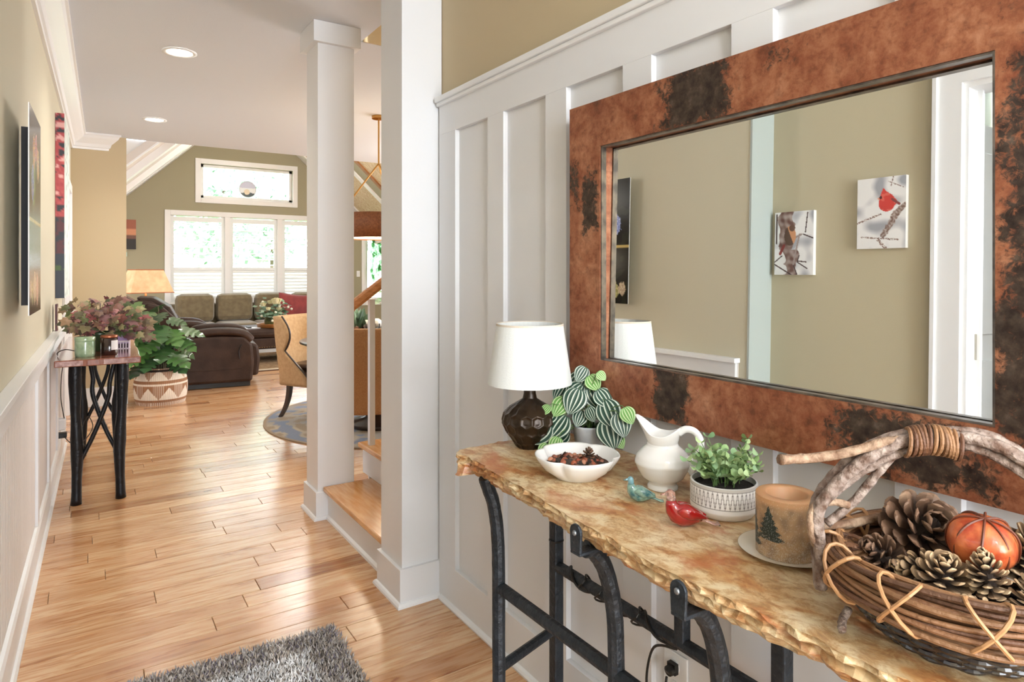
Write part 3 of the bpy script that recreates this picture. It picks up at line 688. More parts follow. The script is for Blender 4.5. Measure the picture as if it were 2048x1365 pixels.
MB().lathe([(.012, .163), (.012, .19), (.006, .20), (.004, .30)], 12).build('socket', blackm, lp)
linen = mat('white_linen_shade', 'E7E9E6', .85, bump=.25, bscale=500, sheen=.2)
sh = MB(); n = 48
pro = [(.1165, .178), (.118, .178), (.0935, .342), (.0915, .342), (.1165, .178)]
sh.lathe(pro[:4]+[pro[0]], n, caps=False); sh.build('lamp_shade', linen, lp, smooth=False)
sp_ = MB()
for k in range(3): sp_.tube([(0, 0, .325), (.092*math.cos(k*2.09), .092*math.sin(k*2.09), .335)], .0015, 5)
sp_.build('shade_spider', blackm, lp)
MB().lathe([(.0925, .339), (.0945, .339), (.0938, .3445), (.0918, .3445), (.0925, .339)], n, caps=False).build('shade_trim', mat('shade_trim_tape', 'D9CDBB', .8), lp)

# --- striped peperomia plant
potm = mat('grey_white_cement', 'BCC2C8', .7, col2='DADDE0', scale=18, bump=.2)
soil = mat('dark_soil', '1E1712', .95, bump=.8, bscale=160)
stemg = mat('green_stem', '5E7D45', .6)
pp = thing('striped_plant', 'plant with round dark green silver-striped leaves in a grey cement pot', 'plant', (1.165, 1.385, ZT))
MB().lathe([(.034, 0), (.037, .004), (.046, .062), (.048, .066), (.045, .067), (.042, .060), (.041, .056)], 32, caps=False).lathe([(.034, 0), (.001, .0005)], 32, caps=False).build('pot', potm, pp, smooth=True)
MB().lathe([(.042, .054), (.02, .058), (.001, .059)], 24, caps=False).build('soil', soil, pp)
pep = bpy.data.materials.new('watermelon_peperomia_leaf'); pep.use_nodes = True
nt = pep.node_tree; N = nt.nodes; L = nt.links; b = N['Principled BSDF']
at = N.new('ShaderNodeAttribute'); at.attribute_name = 'Col'
oi = N.new('ShaderNodeObjectInfo'); ra_ = N.new('ShaderNodeValToRGB'); e = ra_.color_ramp.elements; e[0].position = .78; e[0].color = (1, 1, 1, 1); e[1].position = .8; e[1].color = hx('E8FFB8')
L.new(oi.outputs['Random'], ra_.inputs[0]); L.new(at.outputs['Color'], b.inputs['Base Color']); b.inputs['Roughness'].default_value = .4
def pepleaf(light=False):
    dk_, lt = (hx('1F4434'), hx('D3DCCB')) if not light else (hx('6DA352'), hx('D9E8B8'))
    def fn(u, v):
        w_ = math.sin(PI*min(1, v*.96+.04)**.75)**.75*.46; x = (u-.5)*2*w_; y = v
        z = .10*math.cos(x*2.2)-.1-.16*v*v+.02*abs(math.sin(u*PI*6))*w_+.06*abs(u-.5)
        return Vector((x, y, z))
    def cf(u, v):
        d = abs(u-.5)*2
        # stripes follow curved veins between mid rib and margin
        s_ = math.sin((d*3.05+.78)*2*PI*.95)
        s_ = s_*(1 if .05 < v < .97 else 0)
        t = min(1, max(0, s_*2.4-.85)); 
        if d > .92: t = 0
        return lerpc(dk_, lt, t)
    return MB().grid(fn, 40, 14, col=cf).mesh('leaf_mesh', pep, True)
lfD, lfL = pepleaf(), pepleaf(True)
random.seed(4)
# (tip anchor x,y,z) relative to pot, size, facing direction roughly toward hall
spots = [(-.125, .05, .055, .062, 0), (-.115, .00, .03, .040, 1), (-.10, .055, .095, .055, 0), (-.09, .02, .075, .066, 0), (-.13, .03, .012, .034, 1), (-.115, .045, .115, .03, 1), (-.075, .03, .125, .05, 1), (-.06, .05, .16, .045, 0), (-.05, .00, .145, .062, 0), (-.03, .02, .155, .062, 0),
         (-.02, .03, .185, .05, 0), (.0, -.02, .15, .055, 0), (.02, -.02, .19, .042, 1), (.0, .01, .21, .04, 0), (.02, -.06, .155, .05, 0), (.0, -.085, .12, .066, 0), (-.01, -.10, .075, .07, 0), (.0, -.135, .10, .052, 0), (.01, -.155, .125, .038, 1), (.0, -.125, .05, .032, 1), (.02, .05, .12, .05, 0), (-.04, -.01, .095, .04, 0), (-.1, .03, .01, .05, 0), (.02, -.05, .21, .025, 1), (-.05, .06, .03, .05, 0), (-.03, -.04, .11, .035, 0)]
for i, (x, y, z, sz, lt) in enumerate(spots):
    P0 = Vector((x, y, z)); st0 = Vector((random.uniform(-.015, .015), random.uniform(-.015, .015), .055))
    out = (P0-Vector((0, 0, .06))); out = Vector((out.x, out.y, 0)).normalized() if Vector((out.x, out.y, 0)).length > .01 else Vector((-1, 0, 0))
    nrm = (Vector((-.75, -.62, .55))+Vector((random.uniform(-.3, .3), random.uniform(-.3, .3), random.uniform(-.2, .4)))).normalized()
    yd = (out*.6+Vector((0, 0, -.75))+Vector((random.uniform(-.2, .2), random.uniform(-.2, .2), 0)))
    zz = nrm; yd = (yd-zz*yd.dot(zz)).normalized()
    M_ = frame(P0-yd*sz*.45, yd, zz) @ Matrix.Scale(sz*1.22, 4)
    wp = M_.translation + Vector(pp.location)
    if wp.x > 1.16: M_.translation.x -= (wp.x-1.16)
    inst(lfL if lt else lfD, 'leaf', pp, M_)
    MB().tube(bez(st0, st0+Vector((0, 0, .04)), M_.translation+Vector((0, 0, .02)), M_.translation, 6), .0013, 5).build('stem', stemg, pp)

# --- quatrefoil bowl with potpourri
cer = mat('white_glazed_ceramic', 'F0EEEA', .12, coat=.5)
bw = thing('serving_bowl', 'white lobed ceramic bowl filled with potpourri in front of the striped plant', 'bowl', (.985, 1.215, ZT), .5)
def lobe(a, z): return 1-.10*max(0, 1-abs(math.sin(2*a))*2.0)**1.2*min(1, z/.02)
MB().lathe([(.052, 0), (.056, .002), (.060, .006), (.083, .022), (.096, .040), (.102, .052), (.1005, .0545), (.097, .052), (.090, .038), (.074, .018), (.05, .010), (.001, .009)], 96, fr=lobe, caps=False).lathe([(.052, 0), (.001, .0)], 96, caps=False).build('bowl', cer, bw, smooth=True)
ppm = [mat('dried_leaf_dark', '3A322B', .8), mat('dried_berry', '9A4A33', .45, rnd=['8C3A26', 'B5603F', '6F4230', 'C98A6A']), mat('wood_shaving', '6B4A38', .8)]
pr_ = tag(MB().lathe([(.001, .012), (.05, .012), (.074, .022), (.078, .030), (.05, .034), (.001, .037)], 40, fr=lambda a, z: lobe(a, .03)*(1+.02*math.sin(7*a)), caps=False).build('potpourri_base', mat('crushed_potpourri', '3A2A20', .9, col2='6A4632', scale=120, bump=1)), 'crushed dark potpourri filling the white lobed bowl', 'potpourri'); pr_['kind'] = 'stuff'; pr_.location = bw.location; pr_.rotation_euler = bw.rotation_euler
rp = random.Random(5)
def onbowl(x, y, z): return (bw.location.x+x, bw.location.y+y, bw.location.z+z)
bm_ = MB().ell((0, 0, 0), .0068, .0068, .0065, 12, 8, nz=.12, nsc=200).mesh('berry_mesh', ppm[1], True)
for i in range(34):
    a = rp.random()*2*PI; r_ = .066*math.sqrt(rp.random()); 
    o = inst(bm_, 'dried_berry'); o.location = onbowl(r_*math.cos(a)-.005, r_*math.sin(a), .0395-.15*r_+rp.random()*.003); o.scale = (1+.3*rp.random(),)*3; o.rotation_euler = (a, a*2, 0)
    tag(o, 'small round rust-brown dried berry lying in the white lobed bowl of potpourri', 'dried berry', 'dried berries in the white bowl')
for i in range(22):
    a = rp.random()*2*PI; r_ = .062*math.sqrt(rp.random())
    sz = .012+.010*rp.random()
    o = MB().grid(lambda u, v: Vector(((u-.5)*sz*math.sin(PI*max(.05, v*.95)), (v-.5)*sz*1.8, .005*math.sin(u*3+v*4))), 4, 5).build('dried_leaf', ppm[0] if i % 2 else ppm[2])
    o.location = onbowl(r_*math.cos(a), r_*math.sin(a), .042-.1*r_); o.rotation_euler = (rp.uniform(-.5, .5), rp.uniform(-.5, .5), a)
    tag(o, 'curled dark dried leaf in the white lobed bowl of potpourri', 'dried leaf', 'dried leaves in the white bowl')

# --- pinecone builder (used for the small cone in the bowl and the basket)
conem = mat('pinecone_scale', '5F4A3C', .6, rnd=['54402F', '6E5645', '4A3628', '7A6350'], attr='Col')
conel = mat('pinecone_scale_weathered', '5F5A50', .6, attr='Col')
def scale_mesh(m_, tipc):
    b1 = MB()
    # scale: narrow root, broad thick rounded tip; local +Y outward, tip shaded pale
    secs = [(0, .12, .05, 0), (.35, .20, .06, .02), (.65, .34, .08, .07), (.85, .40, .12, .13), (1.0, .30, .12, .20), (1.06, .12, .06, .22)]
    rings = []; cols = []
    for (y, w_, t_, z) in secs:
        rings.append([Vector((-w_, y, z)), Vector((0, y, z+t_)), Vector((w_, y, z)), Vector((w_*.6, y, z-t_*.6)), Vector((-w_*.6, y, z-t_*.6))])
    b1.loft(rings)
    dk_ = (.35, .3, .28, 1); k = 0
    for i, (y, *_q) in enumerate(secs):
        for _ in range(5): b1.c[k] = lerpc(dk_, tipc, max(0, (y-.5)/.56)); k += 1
    return b1.mesh('scale_mesh', m_, False)
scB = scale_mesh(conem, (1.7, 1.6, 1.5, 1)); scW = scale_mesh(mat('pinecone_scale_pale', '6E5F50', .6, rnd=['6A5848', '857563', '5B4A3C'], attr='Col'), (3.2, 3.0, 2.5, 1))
corem = mat('pinecone_core', '2E2119', .85)
def pinecone(name, label, loc, r, axis, n=70, open_=.9, mesh=None, group=None, aspect=1.1):
    t = thing(name, label, 'pinecone', loc, 0, group)
    q = Vector(axis).normalized().to_track_quat('Z', 'Y'); t.rotation_mode = 'QUATERNION'; t.rotation_quaternion = q
    MB().lathe([(.001, -r*aspect*.9), (r*.3, -r*aspect*.7), (r*.32, 0), (r*.2, r*aspect*.6), (.001, r*aspect*.95)], 10, caps=False).build('core', corem, t)
    for i in range(n):
        f = (i+.5)/n; a = i*2.39996
        zz = -r*aspect*.85+f*r*aspect*1.75
        rad = r*math.sin(PI*(.12+.82*f)**.85)**.6
        tilt = (f-.30)*PI*.62*(1.25-open_*.35)+ .05   # lower scales point down/out, upper ones point up
        d = Vector((math.cos(a)*math.cos(tilt), math.sin(a)*math.cos(tilt), math.sin(tilt)))
        L_ = max(.3*r, rad*(.85 if f < .85 else .6)); root = Vector((math.cos(a)*r*.12, math.sin(a)*r*.12, zz-math.sin(tilt)*L_*.55))
        M_ = frame(root, d, Vector((0, 0, 1))+d*.01 if abs(d.z) < .95 else Vector((math.cos(a), math.sin(a), 0))*-1)
        S_ = Matrix.Diagonal((r*.62*(1-.35*f), L_*.95, r*.62*(1-.3*f), 1))
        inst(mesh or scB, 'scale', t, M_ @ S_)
    return t
o = pinecone('pinecone', 'tiny dark pinecone lying in the white lobed bowl of potpourri', onbowl(.035, .0, .048), .017, (.5, .4, .6), 40)

# --- pitcher
pt = thing('pitcher', 'white glazed ceramic pitcher with a wide pouring lip, next to the white bowl', 'pitcher', (1.09, 1.04, ZT), math.radians(118))
pp_ = [(.031, 0), (.034, .002), (.034, .007), (.030, .012), (.031, .016), (.047, .028), (.057, .046), (.0625, .060), (.058, .076), (.045, .090), (.036, .098), (.034, .104), (.036, .110), (.039, .122), (.041, .134)]
def pit(u, v, ins=0):
    a = 2*PI*u; i = v*(len(pp_)-1); k = min(int(i), len(pp_)-2); t = i-k
    r = pp_[k][0]*(1-t)+pp_[k+1][0]*t; z = pp_[k][1]*(1-t)+pp_[k+1][1]*t
    up = max(0, (z-.100)/.034)
    sp = max(0, math.cos(a))**5; bk = max(0, -math.cos(a))**2
    r2 = (r-ins)*(1+.55*sp*up**1.3); z2 = z+up*(.026*sp-.012*(1-sp)*abs(math.sin(a))**2+.006*bk) if z < 9 else z
    return Vector((r2*math.cos(a), (r-ins)*(1-.06*up)*math.sin(a), z2-(0 if not ins else -.0)))
m = MB(); m.grid(lambda u, v: pit(u, v), 64, 56); m.grid(lambda u, v: pit(u, .25+.75*v, .0035)+Vector((0, 0, .0)), 64, 40)
m.grid(lambda u, v: pit(u, 1, .0035*v)+Vector((0, 0, .0015*math.sin(PI*v))), 64, 3); m.lathe([(.031, 0), (.001, 0)], 32, caps=False)
m.build('body', cer, pt, smooth=True)
MB().tube(spl([(-.036, 0, .128), (-.052, 0, .139), (-.072, 0, .136), (-.084, 0, .118), (-.083, 0, .095), (-.072, 0, .074), (-.060, 0, .062), (-.066, 0, .050), (-.060, 0, .044)], 6), [.005, .0055, .006, .0065, .0065, .0065, .0065, .006, .006]*1+[.006]*60 if False else .0062, 12, flat=1.3).ell((-.062, 0, .073), .009, .008, .009, 10, 8).build('handle', cer, pt, smooth=True)

# --- eucalyptus planter
eu = thing('succulent_planter', 'pale green eucalyptus plant in a white round planter with a grey zigzag band', 'plant', (1.085, .868, ZT))
zg1, zg2 = hx('8B857F'), hx('F1EEEA')
def potc(u, v):
    z = v*.066
    if z > .060: return hx('C9C4BC')
    if .0245 < z < .0265 or z > .0585: return zg1
    if z > .026:
        h_ = (z-.0265)/.032; p_ = (u*44) % 1; tri = 1-abs(2*p_-1)
        return zg1 if abs(tri-h_) < .17 else zg2
    return zg2
epot = mat('planter_glaze', 'F1EEEA', .4, attr='Col')
def epr(v):
    z = v*.066; return (.052+.014*min(1, (z/.016))**.6 if z < .016 else .066) - (.0 if z < .06 else .0005)
MB().grid(lambda u, v: Vector((epr(v)*math.cos(2*PI*u), epr(v)*math.sin(2*PI*u), v*.066)), 352, 44, col=potc).build('planter', epot, eu, smooth=True)
MB().lathe([(.0655, .066), (.062, .067), (.061, .055), (.001, .055)], 40, caps=False, col=(.7, .68, .65, 1)).lathe([(.052, 0), (.001, 0)], 40, caps=False).build('rim', epot, eu)
MB().lathe([(.061, .056), (.001, .060)], 24, caps=False).build('soil', soil, eu)
eum = mat('eucalyptus_leaf', '8FB07C', .55, rnd=['86A86A', 'A5C184', 'BDD49A', '93B58A', '76995F'])
def rleaf(n=9):
    m = MB(); vs = [(0, .5, .05)]+[(.5*math.sin(2*PI*k/n)*(1 if k else .2), .5-.5*math.cos(2*PI*k/n), .12*math.cos(4*PI*k/n)) for k in range(n)]
    m.add(vs, [(0, 1+k, 1+(k+1) % n) for k in range(n)]); return m.mesh('round_leaf', eum, True)
rl = rleaf(); re = random.Random(8); cnt = 0
for s_ in range(46):
    a = re.random()*2*PI; lean = re.random()**.6*1.25; 
    if s_ == 0: a, lean = -1.2, 1.25
    if s_ == 1: a, lean = 1.5, 1.3
    ln = re.uniform(.045, .082)*(1.25 if s_ < 2 else 1)*(1-.12*lean)
    p0 = Vector((.035*math.cos(a)*re.random(), .035*math.sin(a)*re.random(), .058))
    d = Vector((math.cos(a)*math.sin(lean), math.sin(a)*math.sin(lean), math.cos(lean)))
    if eu.location.x+p0.x+d.x*ln > 1.17: d.x *= .5
    p1 = p0+Vector((0, 0, .02))+d*ln
    path = bez(p0, p0+Vector((0, 0, .025)), p1-d*ln*.4, p1, 8)
    MB().tube(path, .001, 4).build('stem', stemg, eu)
    for j in (2, 4, 6, 8):
        for q_ in (0, 1):
            if cnt >= 420: break
            c_ = path[j]; aa = j*1.57+q_*PI+a; ld = (Vector((math.cos(aa), math.sin(aa), .5))+d*.5).normalized()
            sz = re.uniform(.018, .027)*(1.1-.055*j)
            o = inst(rl, 'leaf', eu, frame(c_, ld, Vector((0, 0, 1))+Vector((re.uniform(-.5, .5), re.uniform(-.5, .5), 0))) @ Matrix.Scale(sz, 4)); cnt += 1
    if cnt >= 290: break

# --- glass birds
def bird(loc, rz, s, body, head, tail, label, name='glass_bird'):
    t = thing(name, label, 'figurine', loc, rz)
    P_ = [(.62, .33, .16), (.42, .37, .27), (.18, .40, .37), (-.06, .42, .415), (-.28, .50, .37), (-.40, .64, .29), (-.45, .80, .215), (-.46, .93, .17), (-.46, 1.05, .155), (-.48, 1.15, .165), (-.50, 1.24, .14), (-.51, 1.30, .07), (-.51, 1.32, .01)]
    path = [Vector((x*s, 0, z*s)) for x, z, r in P_]; rings = []
    for i, (x, z, r) in enumerate(P_):
        td = (path[min(i+1, len(path)-1)]-path[max(i-1, 0)]).normalized(); up = Vector((0, 1, 0)).cross(td)
        rings.append([path[i]+(Vector((0, 1, 0))*math.cos(2*PI*k/24)*r*.9+up*math.sin(2*PI*k/24)*r)*s for k in range(24)])
    MB().loft(rings[:8]).build('body', body, t, smooth=True)
    MB().loft(rings[7:]).build('head', head, t, smooth=True)
    MB().tube([Vector((-.60*s, 0, 1.16*s)), Vector((-.86*s, 0, 1.10*s))], [.08*s, .012*s], 8).build('beak', head, t, smooth=True)
    MB().loft([[Vector((x*s, (w_*math.cos(2*PI*k/12))*s, (z+h_*math.sin(2*PI*k/12))*s)) for k in range(12)] for (x, w_, z, h_) in ((.52, .17, .34, .14), (.75, .12, .22, .07), (1.0, .16, .12, .05), (1.22, .24, .12, .035))]).build('tail', tail, t, smooth=True)
    for sy in (-1, 1):
        MB().loft([[Vector((x*s, sy*(y_+.07*math.cos(2*PI*k/12))*s, (z+h_*math.sin(2*PI*k/12))*s)) for k in range(12)] for (x, y_, z, h_) in ((-.30, .27, .60, .05), (-.12, .36, .60, .17), (.15, .36, .54, .20), (.45, .26, .46, .13), (.80, .14, .36, .04))]).build('wing', body, t, smooth=True)
    return t
teal = mat('teal_glass', '2F6F78', .06, trans=.25, ior=1.5, col2='9FC4B0', scale=70, coat=1)
red = mat('red_glass', 'C41E1E', .05, trans=.35, ior=1.45, col2='A01010', scale=20, coat=1)
clr = mat('clear_pink_glass', 'F2CFC6', .03, trans=.85, ior=1.45)
bird((.985, 1.005, ZT), math.radians(-40), .0405, teal, mat('teal_pale_glass', '7FB3BE', .06, trans=.3, ior=1.5, coat=1), teal, 'small teal swirled glass bird between the white bowl and the pitcher')
bird((.962, .862, ZT), math.radians(-36), .054, red, clr, clr, 'red glass bird with a clear head in front of the zigzag planter')

# --- candle on a plate
pl = thing('saucer_plate', 'cream saucer with small printed sprigs under the brown pillar candle', 'plate', (1.02, .682, ZT))
def plc(u, v):
    a = u*2*PI; 
    if v > .96: return hx('B9A98A')
    k = noise.noise((math.cos(a)*7, math.sin(a)*7, v*5))
    return lerpc(hx('EFE6D2'), hx('9C7A5A'), 1 if (k > .42 and .6 < v < .9) else 0)
MB().grid(lambda u, v: Vector(((.001+.080*v)*math.cos(2*PI*u), (.001+.080*v)*math.sin(2*PI*u), .003+.008*max(0, (v-.62)/.38)**1.3)), 120, 20, col=plc).grid(lambda u, v: Vector(((.080-.04*v+.001*(v < .1))*math.cos(2*PI*u), (.080-.04*v)*math.sin(2*PI*u), .011*(1-v))), 64, 4, col=lambda u, v: hx('E9DFCB')).build('plate', mat('cream_china', 'EFE6D2', .2, attr='Col', coat=.4), pl, smooth=True)
ca = thing('pillar_candle', 'thick brown speckled pillar candle with a black pine tree print, on the saucer', 'candle', (1.02, .682, ZT+.0035))
treedir = math.atan2(-.68, -1.02)-.60   # facing the room, left of centre as seen
def candc(u, v):
    a = u*2*PI; z = v*.099
    base = lerpc(hx('B08E68'), hx('8E7358'), min(1, max(0, noise.noise((math.cos(a)*4, math.sin(a)*4, z*60))*1.2+.45)))
    if z > .085: base = lerpc(base, hx('C99A6E'), min(1, (z-.085)/.008))
    if noise.noise((math.cos(a)*60, math.sin(a)*60, z*1100)) > (.52-.25*max(0, 1-z/.05)): base = lerpc(base, hx('E8DED0'), .5)
    for (off, z0, hgt, wd) in ((0, .030, .058, .60), (-.80, .014, .070, .60)):
        d = ((a-treedir+off*-1+PI) % (2*PI)-PI); t = (z-z0)/hgt
        if 0 < t < 1:
            w_ = wd*(1-t)*(.62+.38*abs(math.sin(t*19)))+.006
            if abs(d) < w_*(.9+.3*noise.noise((a*40, z*500, 3))): 
                base = hx('26302A') if noise.noise((a*50, z*900, 1)) < .42 else hx('9AA39B')
    if z < .036 and abs((a-treedir-.0+PI) % (2*PI)-PI) < 2 and noise.noise((math.cos(a)*30, math.sin(a)*30, z*300)) > .3: base = lerpc(base, hx('C8BEB0'), .35)
    return base
wax = mat('speckled_wax', 'A98B68', .5, attr='Col', sss=.15)
MB().grid(lambda u, v: Vector((.0515*math.cos(2*PI*u), .0515*math.sin(2*PI*u), v*.099)), 400, 130, col=candc).lathe([(.0515, .099), (.0495, .1012), (.036, .1012), (.0335, .099), (.033, .060), (.001, .058)], 64, caps=False, col=hx('C2936A')).lathe([(.0515, 0), (.001, 0)], 48, caps=False, col=hx('9A7B5A')).build('wax', wax, ca, smooth=True)
MB().tube([(0, 0, .058), (.001, 0, .066)], .0012, 5).build('wick', blackm, ca)

# --- twig basket
bk = thing('twig_basket', 'round twig basket with an arched branch handle, holding pinecones on the console table', 'basket', (.985, .405, ZT))
vine = mat('brown_vine', '7A5238', .6, rnd=['62402C', '7E5639', '99704C', '4E3223'], bump=.3, bscale=140)
barkm = mat('lichen_bark', '63493A', .8, col2='A8968A', scale=70, stretch=(1, 1, 1), bump=.8, bscale=90)
barkb = mat('tan_bark', '7E5E47', .75, col2='B0947A', scale=70, bump=.6, bscale=90)
darkw = mat('dark_polished_wicker', '241C18', .22, rnd=['1C1614', '2E2520', '3A3434'], coat=.5)
rb_ = random.Random(9); RB = .150
def ring(r, z, zz=0, ph=0, n=60, el=1.0): return [Vector((r*math.cos(2*PI*k/n), r*math.sin(2*PI*k/n)*el, z+zz*math.sin(2*PI*k/n*3+ph))) for k in range(n)]
# rim: bundle of long vines
for i in range(28):
    ph = rb_.random()*6; row = i % 7; cl_ = i//7
    rr_ = RB+.016-.0068*cl_+rb_.uniform(-.003, .003)-.0012*row; zz = .064+row*.0068+rb_.uniform(-.003, .003)
    pts = [Vector(((rr_+.0035*math.sin(2*PI*k/70*3+ph))*math.cos(2*PI*k/70), (rr_+.0035*math.sin(2*PI*k/70*2+ph))*math.sin(2*PI*k/70), zz+.004*math.sin(2*PI*k/70*2+ph))) for k in range(70)]
    MB().tube(pts, rb_.uniform(.0028, .0042), 7, close=True).build('rim_vine', vine, bk)
# weave rows
nst = 28
for j in range(11):
    z = .004+j*.0062; r0 = .088+(RB-.088)*(z/.07)**.7
    pts = []
    for k in range(nst*4):
        a = 2*PI*k/(nst*4); pts.append(Vector(((r0+.0035*math.sin(a*nst/2*1+j*PI))*math.cos(a), (r0+.0035*math.sin(a*nst/2+j*PI))*math.sin(a), z+.001*math.sin(a*5+j))))
    MB().tube(pts, .0036, 6, close=True).build('weaver', darkw, bk)
for k in range(nst):
    a = 2*PI*k/nst; MB().tube([((.088+(RB-.088)*(z/.07)**.7)*math.cos(a), (.088+(RB-.088)*(z/.07)**.7)*math.sin(a), z) for z in (.002, .015, .03, .05, .07)], .0028, 5).build('stake', darkw, bk)
MB().lathe([(.001, .003), (.088, .003), (.088, .007), (.001, .007)], 36, caps=False).build('bottom', darkw, bk)
# binding loops round the rim
for k in range(11):
    a = 2*PI*k/11+.3; ca_, sa_ = math.cos(a), math.sin(a); tw = .16
    for s_ in (-1, 1):
        pts = []
        for q in range(16):
            b_ = 2*PI*q/16; rr_ = RB+.005+.0225*math.cos(b_); zz = .084+.030*math.sin(b_); aa = a+s_*tw*math.sin(b_)*.9
            pts.append(Vector((rr_*math.cos(aa), rr_*math.sin(aa), zz)))
        MB().tube(pts, .0026, 6, close=True).build('binding_loop', mat('tan_binding', 'B98A5E', .5) if 'tan_binding' not in bpy.data.materials else bpy.data.materials['tan_binding'], bk)
# handle: three branches arching from the left end to the right end
def B3(x, y, z): return (x-.985, y-.405, z-ZT)
A_ = (.878, .535, .94); Bf = (1.10, .285, .94)
def arch(off, dz, r, mt, jit=.2):
    ox, oy = off*.76, off*.65
    pts = spl([B3(A_[0]+ox*.5, A_[1]+oy*.5, .90), B3(A_[0]+.002+ox, A_[1]+.004+oy, .965+dz*.3), B3(A_[0]+.006+ox, A_[1]+.006+oy, 1.015+dz*.5), B3(.925+ox, .515+oy, 1.070+dz), B3(.965+ox*.6, .475+oy*.6, 1.108+dz), B3(1.005+ox*.4, .425+oy*.4, 1.122+dz*.6), B3(1.045+ox, .375+oy, 1.112+dz), B3(1.085+ox, .325+oy, 1.06+dz), B3(1.10+ox, .295+oy, .99), B3(Bf[0]+ox*.5, Bf[1]+oy*.5, .90)], 7)
    MB().tube(pts, r, 9, jit=jit).build('handle_branch', mt, bk, smooth=True)
arch(-.012, -.002, .0088, barkm); arch(.010, .004, .0085, barkm); arch(.0, -.018, .0075, barkm); arch(.016, -.012, .006, barkb)
# wrapping at the crown of the handle
for i in range(13):
    t = i/12; c_ = Vector(B3(.972+.040*t, .462-.048*t, 1.108+.006*math.sin(PI*t))); d = Vector((.64, -.77, 0)); n_ = d.cross(Vector((0, 0, 1)))
    MB().tube([c_+n_*.0195*math.cos(2*PI*q/18)+Vector((0, 0, 1))*.0195*math.sin(2*PI*q/18)+d*.002*math.sin(2*PI*q/18+i) for q in range(18)], .0029, 6, close=True).build('wrapping', vine, bk)
# side twigs poking out
MB().tube(spl([B3(.995, .44, 1.112), B3(.950, .478, 1.108), B3(.905, .515, 1.090), B3(.86, .545, 1.083), B3(.815, .555, 1.086)], 5), [.007]*20+[.008], 8, jit=.25).build('twig', barkb, bk, smooth=True)
def twig(p, r, nm='twig', mt=barkm): MB().tube(spl([B3(*q) for q in p], 5), r, 8, jit=.25).build(nm, mt, bk, smooth=True)
twig([(.895, .535, .985), (.93, .512, 1.02), (.955, .49, 1.065), (.972, .47, 1.10)], .0062)
twig([(.868, .535, .96), (.862, .54, .99), (.872, .54, 1.012), (.90, .53, 1.018), (.918, .515, 1.013)], .0055, mt=barkb)
twig([(.905, .55, .975), (.96, .535, .972), (1.01, .52, .976)], .0065, mt=barkb)
twig([(1.04, .53, .975), (1.09, .46, .974), (1.12, .40, .976)], .0065)
twig([(.872, .49, .888), (.852, .487, .880), (.835, .478, .876)], .0055)
# curled vine knot at the left end
for k in range(7):
    MB().tube([Vector(B3(.922+.02*math.cos(2*PI*q/14+k)*.9, .515+.024*math.sin(2*PI*q/14+k), .948+.014*math.sin(2*PI*q/14*1+k*1.7))) for q in range(14)], .0042, 6, close=True).build('vine_knot', vine, bk)
# pinecones
def W(u, v, d):  # helper used only to lay objects out: point seen at pixel (u,v) at depth d
    r_ = (u-1024)/1300*d; return (r_*math.cos(TH)+d*math.sin(TH), d*math.cos(TH)-r_*math.sin(TH), 1.35-(v-543)/1300*d)
pinecone('pinecone', 'large open brown pinecone on top, left of the orange gourd', (1.005, .455, .980), .060, (-.45, -.65, .60), 54, 1.3, scB, aspect=.7)
pinecone('pinecone', 'dark brown pinecone half buried at the left inside the twig basket', (.935, .480, .948), .036, (-.6, .1, .5), 48, 1, scB, aspect=1.1)
pinecone('pinecone', 'pale-tipped pinecone lying on its side in front of the large open pinecone', (.945, .425, .945), .034, (-.7, .55, .2), 60, .8, scW, aspect=1.4)
pinecone('pinecone', 'small upright pinecone with pale tips just below the orange gourd', (.938, .352, .975), .026, (-.2, .1, .9), 60, .7, scW, aspect=1.25)
pinecone('pinecone', 'open pinecone with cream tips, just left of the small upright pinecone', (.925, .395, .958), .036, (-.3, -.2, .8), 56, 1.1, scW, aspect=.9)
pinecone('pinecone', 'pale-tipped pinecone at the far right edge of the basket behind the gourd', (1.07, .345, .975), .042, (.1, -.3, .9), 66, .9, scW, aspect=1.3)
pinecone('pinecone', 'pale-tipped pinecone at the right edge of the picture in front of the gourd', (.975, .300, .955), .040, (.3, -.2, .9), 60, .9, scW, aspect=1.2)
pinecone('pinecone', 'low brown pinecone in the bottom front of the twig basket', (.905, .345, .925), .034, (.2, .6, .2), 52, .9, scW, aspect=1.2)
pinecone('pinecone', 'dark pinecone low in the basket beneath the large open one', (1.0, .40, .925), .05, (.2, .6, .6), 50, .9, scB, aspect=1)
# orange gourd
gd = thing('decorative_gourd', 'shiny orange round gourd bound with thin brown bands among the pinecones', 'gourd', (.978, .372, .996))
gd.rotation_euler = (.12, -.22, .2)
MB().ell((0, 0, 0), .038, .038, .034, 40, 24, nz=.08, nsc=30, e=.86).build('gourd', mat('orange_capiz', 'A63E22', .35, col2='D97A45', scale=40, detail=8, coat=.3, bump=.3, bscale=50), gd, smooth=True)
for k in range(4):
    a = k*PI/4+.12
    MB().tube([Vector((.0394*math.cos(a)*math.copysign(abs(math.cos(b_))**.86, math.cos(b_)), .0394*math.sin(a)*math.copysign(abs(math.cos(b_))**.86, math.cos(b_)), .0353*math.copysign(abs(math.sin(b_))**.86, math.sin(b_)))) for b_ in [2*PI*q/40 for q in range(40)]], .0016, 5, close=True).build('band', mat('brown_band', '6A3520', .5) if 'brown_band' not in bpy.data.materials else bpy.data.materials['brown_band'], gd)
